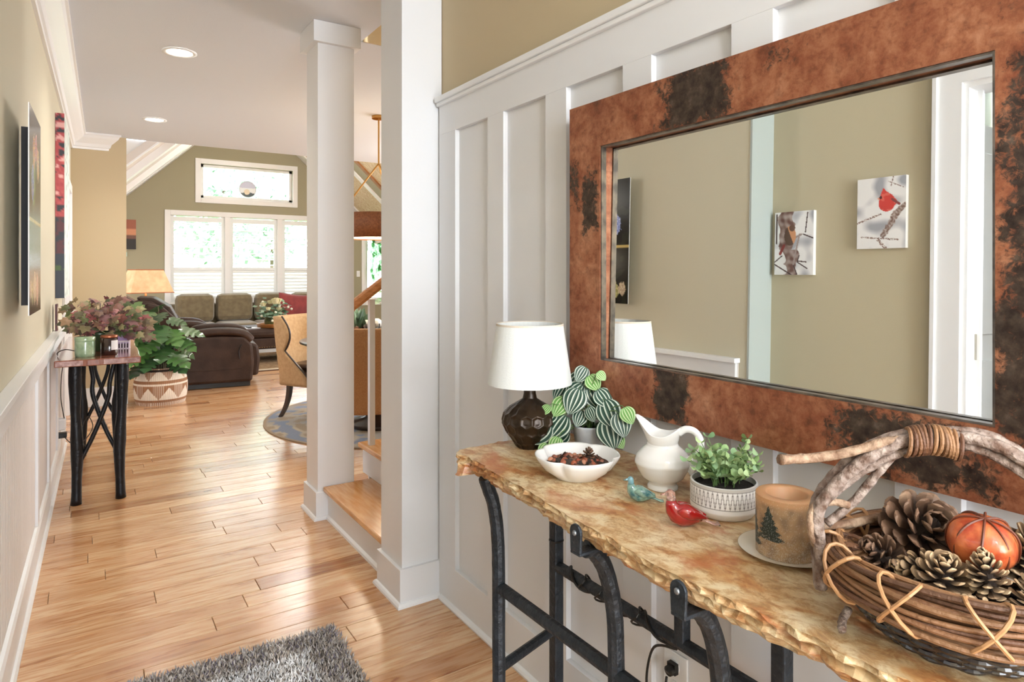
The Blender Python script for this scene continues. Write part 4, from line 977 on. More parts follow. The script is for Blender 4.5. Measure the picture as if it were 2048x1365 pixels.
# ================================================================== PICTURES
printm = mat('printed_image', 'FFFFFF', .45, attr='Col')
glossp = mat('glossy_metal_print', 'FFFFFF', .16, attr='Col', spec=.15)
def seg(px, py, ax, ay, bx, by):
    dx, dy = bx-ax, by-ay; t = max(0, min(1, ((px-ax)*dx+(py-ay)*dy)/(dx*dx+dy*dy))); return math.hypot(px-ax-t*dx, py-ay-t*dy)
def nz2(x, y, s, o=0): return noise.noise((x*s, y*s, o))
def flat_print(t, M_, w_, h_, d_, fn, nx, ny, mt, side, nm='print'):
    "face in local XZ plane looking along -Y; d_ thickness behind it"
    MB().grid(lambda u, v: M_ @ Vector(((u-.5)*w_, -d_, v*h_)), nx, ny, col=lambda u, v: fn(u, v)).build(nm, mt, t)
    MB().box(-w_/2, w_/2, -d_+.0006, 0, 0, h_, M_).build('panel', side, t)
def inpoly(x, y, P):
    r = False
    for i in range(len(P)):
        (a, b_), (c, d) = P[i-1], P[i]
        if (b_ > y) != (d > y) and x < (c-a)*(y-b_)/(d-b_)+a: r = not r
    return r
def flowers(u, v):   # u: 0 = near end (right in the mirror) .. 1 far end ; v up
    c = hx('17150F'); k = nz2(u*.45, v*.72, 14)
    if k > .25: c = hx('24251B')
    if .445 < v < .47: c = hx('C9AE6B')
    if seg(u*.45, v*.72, .145, .40, .20, .12) < .004: c = hx('9C7A6A')
    for (cx, cy, r, a, b_) in ((.17, .575, .05, 'C86A74', 'E3C06A'), (.25, .60, .045, 'C25668', 'E0A0A0'), (.33, .55, .05, 'D78A8A', 'F0D890'), (.125, .455, .055, '6E7EC0', 'B9C3E6'), (.20, .09, .05, 'C9A58A', 'E8D6B0'), (.11, .075, .035, '8C8A5A', 'C9BE86'), (.30, .08, .05, 'C98A7A', 'E8C6B0'), (.05, .085, .03, 'A9907A', 'D8C8A8')):
        d = math.hypot(u*.45-cx, (v*.72-cy)*.8)
        if d < r*(1+.3*nz2(u*.45, v*.72, 70)): c = lerpc(hx(a), hx(b_), min(1, max(0, nz2(u*.45, v*.72, 110, 4)*1.6+.45)))
    for (ax, ay, bx, by, w_) in ((.20, .52, .18, .40, .016), (.17, .50, .22, .44, .012), (.16, .41, .13, .36, .012)):
        if seg(u*.45, v*.72, ax, ay, bx, by) < w_: c = hx('6E9A4E')
    return c
def mk_left(name, label, cat, y0, y1, z0, h_, d_, fn, nx, ny, mt, side, gap=.0, lean=0):
    t = thing(name, label, cat, (0, 0, 0)); t.matrix_basis = ML @ Matrix.Translation((gap+.001, (y0+y1)/2, z0)) @ Matrix.Rotation(PI/2, 4, 'Z')
    flat_print(t, Matrix.Rotation(lean, 4, 'X'), y1-y0, h_, d_, fn, nx, ny, mt, side)
    return t
mk_left('flower_print', 'glossy black metal print of cut flowers, nearest picture on the left wall', 'picture', .69, 1.14, 1.20, .72, .004, flowers, 90, 140, glossp, mat('print_edge_white', 'E8E6E2', .4), gap=.060)
mk_b = bpy.data.objects['flower_print']
MB().box(.135, .2, .001, .050, .02, .70).build('backing_frame', mat('dark_backing_frame', '1E1A1E', .5), mk_b)
def birch(u, v):
    k = nz2(u*1., v*1.25, 9); c = lerpc(hx('B8C9C0'), hx('DDE4DE'), min(1, max(0, k*1.4+.5)))
    for bx in (.15, .38, .55, .8):
        if abs(u-bx-.03*math.sin(v*6+bx*20)) < .03: c = hx('F0EDE6') if nz2(u, v*3, 12, 2) < .3 else hx('3A3434')
    return c
cv = mk_left('birch_canvas', 'tall deep canvas of birch trunks with red painted edge, farther picture on the left wall', 'picture', 3.27, 4.05, 1.17, 1.24, .05, birch, 40, 60, printm, mat('canvas_back', 'C7B9A5', .8))
def edgec(u, v):
    z = v*1.24; k = nz2(u*.05, z, 22, 3)
    if z < .30: return lerpc(hx('2E3440'), hx('47602F'), 1 if .18 < z < .22 and k > 0 else 0)
    if z < .55: return hx('5A2A30') if k > .05 else hx('2E3038')
    if k > .22: return hx('E8B0AC')
    if k < -.22: return hx('2B2A33')
    return lerpc(hx('A8323C'), hx('C95A58'), min(1, max(0, nz2(u, z, 40)+.5)))
sx = -(4.05-3.27)/2
# near edge of the canvas, facing the camera
for s_ in (-1, 1):
    MB().grid(lambda u, v: Vector((s_*-(sx-.0008), -.0505+.05*u, v*1.24)), 4, 110, col=edgec).build('painted_edge', printm, cv)
fs_ = mk_left('small_picture_frame', 'small dark red framed picture standing on the left chair rail below the birch canvas', 'picture', 3.02, 3.12, .969, .17, .012, lambda u, v: hx('6A3A34') if (abs(u-.5) > .4 or abs(v-.5) > .42) else lerpc(hx('C9B9A0'), hx('8A5A48'), min(1, max(0, nz2(u, v, 4)+.5))), 20, 26, printm, mat('dark_red_frame', '55282A', .4), gap=.012)
# two bird pictures on the set-back wall (reflected in the mirror)
def snowbg(u, v, o):
    k = nz2(u, v*1.5, 3.2, o); return lerpc(hx('F2F1F0'), hx('A9ABB2'), min(1, max(0, k*1.8+.12)))
def cardinal(u, v):  # u from left as you face it
    x, y = u*.2, v*.3; c = snowbg(u, v, 1)
    br = lambda ax, ay, bx, by, w_: seg(x, y, ax, ay, bx, by) < w_*(1+.5*nz2(x, y, 90))
    if br(0, .11, .10, .145, .0035) or br(.02, .05, .17, .035, .003) or br(.13, .28, .19, .25, .002) or br(.15, .30, .14, .26, .002) or br(.09, .035, .12, 0.0, .006): c = hx('8A6E64') if nz2(x, y, 200) < .1 else hx('EDEAE6')
    if br(.11, .055, .17, .15, .0125) or br(.155, .14, .20, .18, .011): c = lerpc(hx('7E6257'), hx('C8BDB6'), min(1, max(0, nz2(x, y, 120)+.35)))
    d = math.hypot((x-.124)/.034, (y-.190)/.036)
    if d < 1 or inpoly(x, y, [(.109, .256), (.121, .240), (.146, .222), (.170, .190), (.15, .17), (.12, .18), (.093, .205), (.098, .225)]): c = hx('D6463E') if nz2(x, y, 60) < .25 else hx('E0695C')
    if seg(x, y, .145, .205, .175, .182) < .005: c = hx('8E4A48')
    if math.hypot(x-.098, y-.214) < .0065: c = hx('5A1F1C')
    if math.hypot(x-.091, y-.211) < .004: c = hx('EFA080')
    return c
def wren(u, v):
    x, y = u*.2, v*.3; c = snowbg(u, v, 7)
    if .03 < x+.01*nz2(x, y, 20)*3-.02*(y < .12) < .10: c = lerpc(hx('6E4C42'), hx('B5A59E'), min(1, max(0, nz2(x, y, 38, 3)*1.4+.4)))
    for (ax, ay, bx, by) in ((.0, .06, .04, .09), (.01, .15, .01, .29), (.15, .19, .2, .17), (.16, .2, .17, .29), (.0, .05, .09, .0), (.1, .05, .12, .0), (.12, .06, .17, .03), (.12, .065, .165, .06), (.12, .06, .13, .09)):
        if seg(x, y, ax, ay, bx, by) < .003: c = hx('4A3532')
    if seg(x, y, .075, .16, .14, .19) < .005 or seg(x, y, .10, .05, .13, .19) < .004: c = hx('A0908A')
    d = math.hypot((x-.082)/.030, (y-.185)/.047)
    if d < 1: c = hx('5E4636') if (x-.082)+(y-.185)*.4 < .002 else hx('D09468')
    if math.hypot(x-.092, y-.222) < .016: c = hx('6A4A35')
    if seg(x, y, .05, .14, .03, .10) < .007: c = hx('8A3A34')
    return c
whs = mat('canvas_wrap_white', 'E9E6E1', .6)
for nm, lab, yc, z0, fn in (('cardinal_picture', 'unframed picture of a red cardinal on a snowy branch, seen reflected in the mirror', 1.436, 1.488, cardinal), ('brown_bird_picture', 'unframed picture of a brown and orange bird on a trunk, seen in the mirror', 1.838, 1.375, wren)):
    t = thing(nm, lab, 'picture', (XR+.001, yc, z0), PI/2, 'bird pictures on the set-back wall')
    # local x runs along +y world; seen from the room u increases towards -y, so mirror u for the drawing
    flat_print(t, Matrix.Identity(4), .2, .3, .022, (lambda fn: (lambda u, v: fn(1-u, v)))(fn), 80, 120, printm, whs)

# ================================================================== HALL STAND
hs = thing('hall_stand', 'narrow hall table with a polished live-edge wood top on black branch-shaped iron legs', 'table', (0, 0, 0)); hs.matrix_basis = ML @ Matrix.Translation((.252, 3.06, 0))
wtop = mat('polished_walnut_slab', '7A4432', .12, col2='9A5F4A', scale=5, stretch=(10, 1, 3), coat=.7)
lo, rs_ = [], []
rz_ = random.Random(2)
ol = [(-.205, -.79)]+[(-.205+.41*k/8, -.79+.004*rz_.uniform(-1, 1)) for k in range(1, 8)]+[(.205, -.79)]+[(.205+.008*rz_.uniform(-1, 1), -.79+1.58*k/12) for k in range(1, 12)]+[(.205, .79), (-.205, .79)]
m = MB(); m.prism(ol, .825, .862, 'z'); m.build('wood_top', wtop, hs, bevel=.005)
MB().prism([(x*.97, -.7905+.0 if i < 9 else y) for i, (x, y) in enumerate(ol[:9])]+[(.19, -.788), (-.19, -.788)], .830, .857, 'z').build('live_edge', mat('live_edge_bark', '8E6A66', .6, col2='C5A6A0', scale=40, bump=.5), hs)
bl = mat('blackened_iron', '1B1B1D', .38, .5, bump=.35, bscale=45)
def HL(p): return p
def hleg(x, y, bow):
    pts = spl([(x+bow*.4, y, 0), (x+bow, y, .3), (x+.0, y, .55), (x-bow*.3, y, .825)], 6)
    MB().tube(pts, [.029-.004*math.sin(i*.7) for i in range(30)], 12, jit=.08).build('leg', bl, hs, smooth=True)
for yy in (-.56, .60):
    hleg(-.115, yy, .008); hleg(.115, yy, -.012)
    MB().tube(spl([(-.09, yy, .25), (-.02, yy, .41), (.045, yy, .60), (.055, yy, .70), (.08, yy, .825)], 6), .0125, 8, jit=.1).build('branch', bl, hs, smooth=True)
    MB().tube(spl([(.095, yy+.028, .27), (.03, yy+.028, .42), (-.03, yy+.028, .62), (-.03, yy+.028, .72), (-.045, yy+.02, .825)], 6), .0125, 8, jit=.1).build('branch', bl, hs, smooth=True)
MB().tube(spl([(-.13, -.56, .60), (-.12, -.1, .52), (-.13, .2, .56), (-.12, .60, .60)], 6), .011, 8).build('long_branch', bl, hs, smooth=True)
MB().tube(spl([(.13, -.56, .80), (.12, -.1, .76), (.13, .2, .78), (.12, .60, .80)], 6), .011, 8).build('long_branch', bl, hs, smooth=True)
MB().ell((.012, .575, .735), .036, .03, .042, 14, 10, nz=.5, nsc=60).build('cast_pinecone', bl, hs)
HZ = .862
def onstand(x, y): v = hs.matrix_basis @ Vector((x, y, HZ)); return (v.x, v.y, v.z)
gm = mat('green_crackle_glass', '7E9A78', .15, coat=.6, col2='A9BD9A', scale=22)
t = thing('candle_jar', 'pale green glazed candle jar with a lid, at the near end of the hall table', 'jar', (-.0, 4.45, HZ))
MB().lathe([(.045, 0), (.049, .004), (.050, .02), (.050, .085), (.049, .09), (.001, .09)], 32, caps=False).lathe([(.045, 0), (.001, 0)], 24, caps=False).build('jar', gm, t, smooth=True)
MB().lathe([(.0505, .0905), (.0515, .096), (.0515, .110), (.048, .114), (.001, .115)], 32, caps=False).build('lid', gm, t, smooth=True)
t = thing('dark_candle_jar', 'dark brown glass candle jar with a copper lid and white label on the hall table', 'jar', (.118, 4.48, HZ))
MB().lathe([(.04, 0), (.043, .004), (.043, .10), (.001, .1)], 32, caps=False).lathe([(.04, 0), (.001, 0)], 24, caps=False).build('jar', mat('dark_amber_glass', '2A1512', .08, coat=.8), t, smooth=True)
MB().lathe([(.0435, .1005), (.0445, .103), (.0445, .112), (.042, .115), (.001, .115)], 32, caps=False).build('lid', mat('copper_lid', 'A8674A', .3, .7), t, smooth=True)
MB().grid(lambda u, v: Vector((.0435*math.cos(-1.35+u*1.2), .0435*math.sin(-1.35+u*1.2), .03+.055*v)), 12, 2).build('label', mat('label_paper', 'E6E2E0', .7), t)
t = thing('berry_basket', 'small pink and white slatted basket with a lilac card, behind the dark jar', 'basket', (.19, 4.80, HZ), -.1)
pk_ = mat('white_pink_wood', 'E9D6DE', .5)
for k in range(7):
    x = -.045+.015*k; MB().box(x-.0035, x+.0035, -.036, -.033, .0, .05).build('slat', pk_, t)
    if k in (0, 6): MB().box(x-.003, x+.003, -.033, .036, .0, .05).build('end_panel', pk_, t)
MB().box(-.05, .05, -.040, -.036, .042, .052).box(-.05, .05, .036, .04, .0, .052).box(-.05, .05, -.033, .036, 0, .004).build('frame', pk_, t)
MB().box(-.04, .04, .0, .006, .005, .10).build('card', mat('lilac_card', 'C9A3D4', .6), t)
MB().box(-.042, .042, -.03, .03, .005, .03).build('liner', mat('dark_berry_liner', '3E2430', .7), t)
# ivy arrangement
iv = thing('ivy_arrangement', 'bushy green, mauve and pink ivy arrangement in a dark green pot', 'plant', (.075, 4.74, HZ))
MB().lathe([(.05, 0), (.055, .005), (.068, .10), (.072, .115), (.068, .117), (.062, .10), (.001, .1)], 28, caps=False).lathe([(.05, 0), (.001, 0)], 24, caps=False).build('pot', mat('dark_green_glaze', '37492F', .25, coat=.5), iv, smooth=True)
MB().lathe([(.062, .098), (.001, .11)], 20, caps=False).build('soil', soil, iv)
ivm = mat('ivy_leaf', 'FFFFFF', .55, rnd=['6B7F4E', '8C4F5A', '4E5F38', 'B4606A', '9C8B62', '5A3A42', '7E8F5C', 'C98A8A', '6E4A52', '8A3A4E', 'A9A878', '55663E'], col2='D8D0C4', scale=30)
def starleaf():
    pts = [(0, 0), (-.22, -.12), (-.48, .05), (-.38, .30), (-.55, .58), (-.25, .58), (0, 1.0), (.25, .58), (.55, .58), (.38, .30), (.48, .05), (.22, -.12)]
    m = MB(); vs = [(0, .35, .06)]+[(x, y, -.10*(x*x+(y-.35)**2)*2) for x, y in pts]
    m.add(vs, [(0, 1+k, 1+(k+1) % len(pts)) for k in range(len(pts))]); return m.mesh('ivy_leaf', ivm, False)
sl = starleaf(); ri = random.Random(12)
cen = Vector((-.005, -.02, .225))
nl = 0
for i in range(250):
    if i < 205:
        d = Vector((ri.gauss(0, 1), ri.gauss(0, 1), ri.gauss(0, .9))).normalized(); rr_ = ri.random()**.45
        p = cen+Vector((d.x*.215*rr_, d.y*.26*rr_, d.z*.135*rr_))
    else:
        p = Vector((ri.uniform(.12, .26), ri.uniform(-.15, .1), ri.uniform(.07, .2))); d = Vector((.8, -.5, .1))
    if p.z < .125 and math.hypot(p.x, p.y) < .08: p.z = .135
    if p.x < -.235: p.x = -.235
    dd_ = (p-Vector((0, 0, .12))).normalized(); out = Vector((dd_.x, dd_.y, -.35+ri.uniform(-.4, .4)))
    nrm = Vector((ri.uniform(-.7, .7), -.9, .55+ri.uniform(-.4, .5)))
    sz = ri.uniform(.038, .070)
    inst(sl, 'leaf', iv, frame(p, out, nrm) @ Matrix.Scale(sz, 4))
    if i % 8 == 0: MB().tube(bez((0, 0, .11), (0, 0, .17), p*.7+Vector((0, 0, .06)), p, 6), .002, 5).build('stem', mat('ivy_stem', '5B4636', .7) if 'ivy_stem' not in bpy.data.materials else bpy.data.materials['ivy_stem'], iv)
# adapter + cord on the left wall
t = thing('power_adapter', 'white plug-in adapter with a black plug low on the left wall behind the hall table', 'adapter', (0, 0, 0)); t.matrix_basis = ML @ Matrix.Translation((.009, 3.30, .25))
MB().box(0, .006, -.04, .04, -.02, .10).build('wall_plate', whitew, t, bevel=.003)
MB().box(.006, .05, -.03, .03, .03, .11).build('adapter_body', whitew, t, bevel=.008)
MB().box(.006, .055, -.028, .028, -.022, .012).build('black_plug', blackm, t, bevel=.004)
v1 = [ML @ Vector(p) for p in [(.05, 3.26, .24), (.11, 3.2, .19), (.17, 3.3, .20), (.21, 3.40, .26), (.18, 3.36, .34), (.14, 3.30, .24), (.17, 3.2, .17)]]
tag(MB().tube(spl(v1, 6), .003, 6).build('adapter_cable', blackm), 'thin black cable looping from the black plug to the hall table leg', 'cable')
v1 = [ML @ Vector(p) for p in [(.05, 3.28, .36), (.035, 3.22, .5), (.04, 3.15, .65), (.06, 2.9, .80), (.045, 2.6, .868), (.09, 2.5, .90), (.15, 2.6, .872)]]
tag(MB().tube(spl(v1, 6), .003, 6).build('wall_cable', blackm), 'thin dark cable running from the white adapter up to the hall table top', 'cable')

# ================================================================== FLOOR PLANT
fp = thing('floor_plant', 'tall split-leaf plant in a round tan and white woven basket beside the wall end', 'plant', (.655, 7.60, 0), math.radians(-10))
def bkc(u, v):
    z = v*.37; a = (u*8) % 1; tan_, wh = hx('9C7050'), hx('E8DCCB')
    weave = (int(u*170) % 2 == 0)
    if z < .035: c = wh if weave else tan_
    elif z < .06: c = tan_
    elif z < .20:
        h_ = (z-.06)/.12; tri = 1-abs(2*a-1); c = wh if tri > h_ and h_ < 1 else tan_
        if c == tan_ and weave and tri < .5: c = lerpc(tan_, wh, .55)
    elif z < .222: c = wh
    elif z < .25: c = tan_
    else:
        h_ = (z-.25)/.12; a2 = (u*8+.5) % 1; tri = 1-abs(2*a2-1); c = wh if tri > h_ else (lerpc(tan_, wh, .5) if weave else tan_)
    return lerpc(c, (0, 0, 0, 1), .12 if weave else 0)
def bpr(v): return .205+.05*math.sin(PI*min(1, v*.78+.12))-.015*v
MB().grid(lambda u, v: Vector((bpr(v)*math.cos(2*PI*u)*(1+.006*math.sin(u*2*PI*85)), bpr(v)*math.sin(2*PI*u)*(1+.006*math.sin(u*2*PI*85)), v*.37)), 340, 60, col=bkc).build('woven_basket', mat('woven_grass', 'FFFFFF', .8, attr='Col', bump=.4, bscale=200), fp)
MB().lathe([(.225, .36), (.215, .33), (.001, .33)], 30, caps=False).lathe([(.21, 0.001), (.001, 0.001)], 30, caps=False).build('soil', soil, fp)
fm = mat('split_leaf_green', '33502F', .32, rnd=['2E4A2C', '3F6236', '55803F', '2A4230', '456A3C'], coat=.25)
def monst():
    m = MB(); n = 7; L_ = []
    out = [(.0, 0), (.18, -.08), (.38, .02), (.47, .18), (.30, .24), (.49, .34), (.50, .46), (.30, .46), (.44, .60), (.38, .70), (.22, .64), (.28, .82), (.14, .93), (0, 1.05)]
    vs = [(0, y, -.14*y*y) for y in (0, .05, .1, .2, .25, .33, .42, .45, .55, .62, .66, .78, .9, 1.05)]
    for s_ in (1, -1):
        base = vs[:]; o2 = [(s_*x, y, -.14*y*y-.25*x*x+.03) for x, y in out]
        m.add(base+o2, [(i, i+1, 15+i, 14+i) if s_ < 0 else (i, 14+i, 15+i, i+1) for i in range(13)])
    return m.mesh('split_leaf', fm, True)
mo = monst(); rm = random.Random(21)
tips = [(-.27, -.05, .98, .26), (-.15, -.15, .90, .26), (-.02, -.10, .88, .20), (.12, -.05, .82, .18), (.30, -.05, .72, .24), (.24, -.15, .62, .24), (.12, -.2, .70, .24), (0, -.24, .76, .24), (-.10, -.22, .78, .24), (-.24, -.12, .70, .24), (-.28, -.10, .58, .24), (-.22, -.22, .50, .24), (-.10, -.22, .62, .25), (.05, -.22, .58, .24), (.15, -.24, .48, .26), (-.2, -.2, .40, .24), (.28, -.05, .55, .2), (-.05, .1, .95, .24), (-.2, .15, .75, .24), (.2, .12, .65, .22), (-.12, -.25, .44, .20), (.20, -.18, .40, .20), (0, -.1, .66, .24), (-.3, 0, .84, .22)]
for (x, y, z, s_) in tips:
    st0 = Vector((rm.uniform(-.04, .04), rm.uniform(-.04, .04), .33)); b_ = Vector((x*.62, y*.62, z+.03)); od = Vector((x, y, 0)); od = od.normalized() if od.length > .01 else Vector((0, -1, 0))
    dr = od+Vector((rm.uniform(-.3, .3), rm.uniform(-.3, .3), -.25-rm.random()*.5)); nr = Vector((rm.uniform(-.3, .3)+od.x*.4, -.35+od.y*.4, .9))
    inst(mo, 'leaf', fp, frame(b_, dr, nr) @ Matrix.Scale(s_, 4))
    MB().tube(bez(st0, st0+Vector((0, 0, .2)), b_+Vector((0, 0, -.1)), b_, 6), [.007, .006, .006, .005, .005, .004, .004], 6).build('stem', mat('plant_stem', '5C5238', .6) if 'plant_stem' not in bpy.data.materials else bpy.data.materials['plant_stem'], fp)

# ================================================================== GREAT ROOM FURNITURE
lea = mat('dark_brown_leather', '2E1E16', .5, col2='3E2B21', scale=8, bump=.12, bscale=90, spec=.3)
def rprism(name, prof, y0, y1, m, t, bv=.03):
    return MB().prism(prof, y0, y1, 'y').build(name, m, t, bevel=bv)
def recliner(label, loc, rz):
    t = thing('recliner', label, 'armchair', loc, rz)
    sd = [(-.40, .06), (.42, .06), (.44, .30), (.42, .50), (.34, .585), (.10, .60), (-.25, .60), (-.40, .52)]
    for s_ in (-1, 1):
        a, b_ = (.30, .46) if s_ > 0 else (-.46, -.30)
        rprism('side_panel', sd, a, b_, lea, t, .03)
        MB().tube(spl([(-.22, (a+b_)/2, .62), (0, (a+b_)/2, .645), (.25, (a+b_)/2, .635), (.36, (a+b_)/2, .59), (.41, (a+b_)/2, .53)], 5), [.055, .075]+[.082]*18+[.07, .05, .03], 14, flat=.62).build('arm_pad', lea, t, smooth=True)
    MB().box(-.34, .36, -.30, .30, .26, .47).build('seat', lea, t, bevel=.04)
    rprism('footrest', [(.34, .10), (.50, .10), (.52, .3), (.50, .46), (.42, .50), (.34, .48)], -.29, .29, lea, t, .03)
    bk_ = [(-.22, .45), (-.33, .70), (-.50, .93), (-.62, 1.02), (-.74, 1.04), (-.84, .99), (-.82, .88), (-.70, .72), (-.56, .50), (-.50, .30), (-.36, .28)]
    rprism('backrest', bk_, -.30, .30, lea, t, .05)
    hp = [(-.34, .74), (-.44, .94), (-.60, 1.05), (-.78, 1.06), (-.74, .99), (-.58, .95), (-.46, .86)]
    rprism('head_cushion', hp, -.27, .27, lea, t, .035)
    for s_ in (-1, 1):
        rprism('back_wing', [(-.26, .58), (-.36, .80), (-.52, .96), (-.66, 1.0), (-.76, .95), (-.66, .78), (-.50, .58)], s_*.345-.04, s_*.345+.04, lea, t, .03)
    MB().box(-.38, .40, -.40, .40, .005, .06).build('base_frame', blackm, t)
    MB().tube([(.30, -.47, .50), (.27, -.475, .42), (.28, -.475, .33)], .012, 6, flat=.4).build('release_handle', blackm, t)
    MB().tube([(-.35, -.461, .22), (0, -.463, .215), (.3, -.461, .22)], .004, 5).build('seam', lea, t)
    return t
recliner('brown leather recliner facing right, nearest seat behind the floor plant', (1.28, 8.55, 0), math.radians(-7))
recliner('second brown leather recliner standing behind the nearest one', (1.02, 9.95, 0), math.radians(-4))
ol_ = mat('olive_brown_chenille', '6B5E45', .9, col2='7B6E52', scale=14, bump=.3, bscale=240, sheen=.5)
sf = thing('sectional_sofa', 'long olive brown fabric sofa with loose back cushions under the shuttered windows', 'sofa', (2.35, 11.9, 0))
MB().box(-1.35, 1.45, -.50, .40, .05, .30).build('base', ol_, sf, bevel=.03)
for x in (-1.2, 1.3):
    for y in (-.4, .3): MB().box(x-.03, x+.03, y-.03, y+.03, 0, .05).build('foot', blackm, sf)
MB().box(-1.35, 1.45, .20, .45, .30, .80).build('back_frame', ol_, sf, bevel=.05)
for k in range(4):
    x = -1.12+.62*k; MB().box(x, x+.61, -.55, .18, .31, .50).build('seat_cushion', ol_, sf, bevel=.06)
    o = MB().box(x+.01, x+.60, -.02+.03*(k % 2), .22, .50, .97).build('back_cushion', ol_, sf, bevel=.09)
for s_ in (-1.36, 1.38): MB().box(s_-.0, s_+.22 if s_ > 0 else s_+.24, -.55, .45, .05, .66).build('arm', ol_, sf, bevel=.06)
sf2 = thing('sofa_chaise', 'olive brown sofa return section on the right, behind the dining chair', 'sofa', (4.3, 10.75, .0125))
MB().box(-.2, .5, -.85, .35, 0, .05).build('plinth', blackm, sf2)
MB().box(-.25, .55, -.9, .42, .05, .45).build('seat', ol_, sf2, bevel=.05)
MB().box(.25, .55, -.9, .42, .451, .92).build('back', ol_, sf2, bevel=.08)
rp_ = mat('dark_red_velvet', '7A1F22', .7, sheen=.6, col2='8E2C2A', scale=10)
def pillow(w_, h_, d_, m, nm, t):
    def fn(s_):
        return lambda u, v: Vector(((u-.5)*w_*(1-.10*abs(2*v-1)**0*math.sin(PI*v)*.6), s_*d_*(math.sin(PI*u)*math.sin(PI*v))**.45, (v-.5)*h_*(1-.06*math.sin(PI*u))))
    return MB().grid(fn(1), 14, 14).grid(fn(-1), 14, 14).build(nm, m, t, smooth=True)
t = thing('red_pillow', 'dark red throw pillow on the right end of the long sofa', 'pillow', (3.06, 11.58, .73)); t.rotation_euler = (-.25, .12, 0)
pillow(.56, .46, .09, rp_, 'cover', t)
t = thing('dark_pillow', 'dark patterned throw pillow beside the red one on the sofa', 'pillow', (3.62, 11.45, .72)); t.rotation_euler = (-.2, -.3, 0); pillow(.42, .42, .07, mat('charcoal_weave', '2C2B2E', .9, col2='514A44', scale=40), 'cover', t)
# living room rug, ottoman
rugm = mat('tan_border_rug', '9A8263', .95, col2='7A5F45', scale=22, bump=.5, bscale=300)
t = thing('living_room_rug', 'tan rug with a pale border and dark edge line under the ottoman', 'rug', (2.98, 10.35, .0))
MB().box(-1.35, 1.35, -1.05, .95, 0, .012).build('field', rugm, t)
MB().box(-1.38, 1.38, -1.16, -1.05, 0, .0125).box(-1.46, -1.35, -1.05, .95, 0, .0125).build('border', mat('pale_rug_border', 'C9BEA8', .95, bump=.4, bscale=300), t)
MB().box(-1.42, 1.42, -1.20, -1.16, 0, .012).build('edge_binding', mat('dark_rug_edge', '5A4030', .95), t)
ot = thing('ottoman', 'large dark leather ottoman on a pale metal base in the living room', 'ottoman', (2.45, 10.35, .0125))
MB().box(-.78, .78, -.45, .45, .36, .50).build('padded_top', lea, ot, bevel=.05)
MB().box(-.76, .76, -.43, .43, .20, .36).build('body', lea, ot, bevel=.02)
nb = MB().ell((0, 0, 0), .008, .005, .008, 6, 4).mesh('nail', mat('brass_nail', '8A6E48', .35, .8))
for k in range(44): inst(nb, 'nailhead', ot, Matrix.Translation((-.74+1.48*k/43, -.432, .225)))
bs = mat('pale_metal_base', 'B9BEC4', .4, .5)
MB().box(-.76, .76, -.43, .43, .15, .20).build('base_band', bs, ot)
for x in (-.7, .7):
    for y in (-.38, .38): MB().tube([(x, y, .0), (x, y, .15)], [.02, .03], 10).build('leg', bs, ot)
t = thing('wooden_tray', 'round honey wood tray under the flower vase on the ottoman', 'tray', (2.33, 10.12, .513))
MB().lathe([(.17, 0), (.19, .004), (.20, .05), (.21, .055), (.205, .058), (.185, .05), (.175, .012), (.001, .012)], 36, caps=False).lathe([(.17, 0), (.001, 0)], 24, caps=False).build('tray', mat('honey_wood', 'A9713E', .4, col2='C08A54', scale=8), t, smooth=True)
fv = thing('flower_vase', 'cream roses and white buds in a green glass vase on the ottoman tray', 'flowers', (2.33, 10.12, .526))
MB().lathe([(.07, 0), (.09, .01), (.10, .08), (.085, .14), (.09, .15), (.001, .14)], 28, caps=False).lathe([(.07, 0), (.001, 0)], 24, caps=False).build('vase', mat('dark_green_vase', '39452F', .15, coat=.7, col2='6A6A3F', scale=10), fv, smooth=True)
rose = mat('cream_petals', 'EDE6C4', .6, col2='D9D6A0', scale=30); bud = mat('white_bud', 'E4EAD8', .6); glf = mat('dusty_green_leaf', '54705A', .6, rnd=['43604A', '6A8A70', '8DA88C'])
rq = random.Random(4); ls = MB().add([(0, 0, 0), (.35, .4, .05), (0, 1, 0), (-.35, .4, .05)], [(0, 1, 2, 3)]).mesh('leaf_mesh', glf)
def rosem(r):
    m = MB()
    for k in range(14):
        a = k*2.4; rr_ = r*(.25+.75*k/14); m.grid(lambda u, v: Vector((rr_*math.cos(a+(u-.5)*1.6)*(.6+.45*v), rr_*math.sin(a+(u-.5)*1.6)*(.6+.45*v), r*(.9*v-.3-.25*k/14+.0*u))), 4, 3)
    return m
for (x, y, z, r) in ((.05, -.10, .38, .085), (-.12, -.02, .33, .05), (.10, -.05, .26, .045), (-.06, -.08, .27, .04), (.0, .05, .36, .05)):
    rosem(r).build('rose', rose, fv, smooth=True).location = (x, y, z)
for i in range(34):
    a = rq.random()*2*PI; R_ = rq.uniform(.1, .30); z = rq.uniform(.18, .42)-R_*.3; p = Vector((R_*math.cos(a), R_*math.sin(a)*.7, z))
    if i % 2: MB().ell(p, .02, .02, .018, 8, 6).build('bud', bud, fv, smooth=True)
    MB().tube(bez((0, 0, .14), (0, 0, .2), p*.8, p, 5), .002, 4).build('stem', stemg, fv)
    for q in range(3): inst(ls, 'leaf', fv, frame(p*(.6+.2*q)+Vector((0, 0, .05)), (math.cos(a+q*2), math.sin(a+q*2), .1), (rq.uniform(-.5, .5), -.6, .8)) @ Matrix.Scale(.09, 4))
t = tag(MB().box(1.93, 2.15, 9.98, 10.2, .5135, .521).build('magazine', mat('pale_magazine', 'D6D8DC', .4)), 'pale magazine lying on the ottoman left of the tray', 'magazine')
t = tag(MB().box(1.98, 2.03, 10.0, 10.16, .5215, .536).build('remote_control', blackm, bevel=.004), 'black remote control lying on the magazine on the ottoman', 'remote')
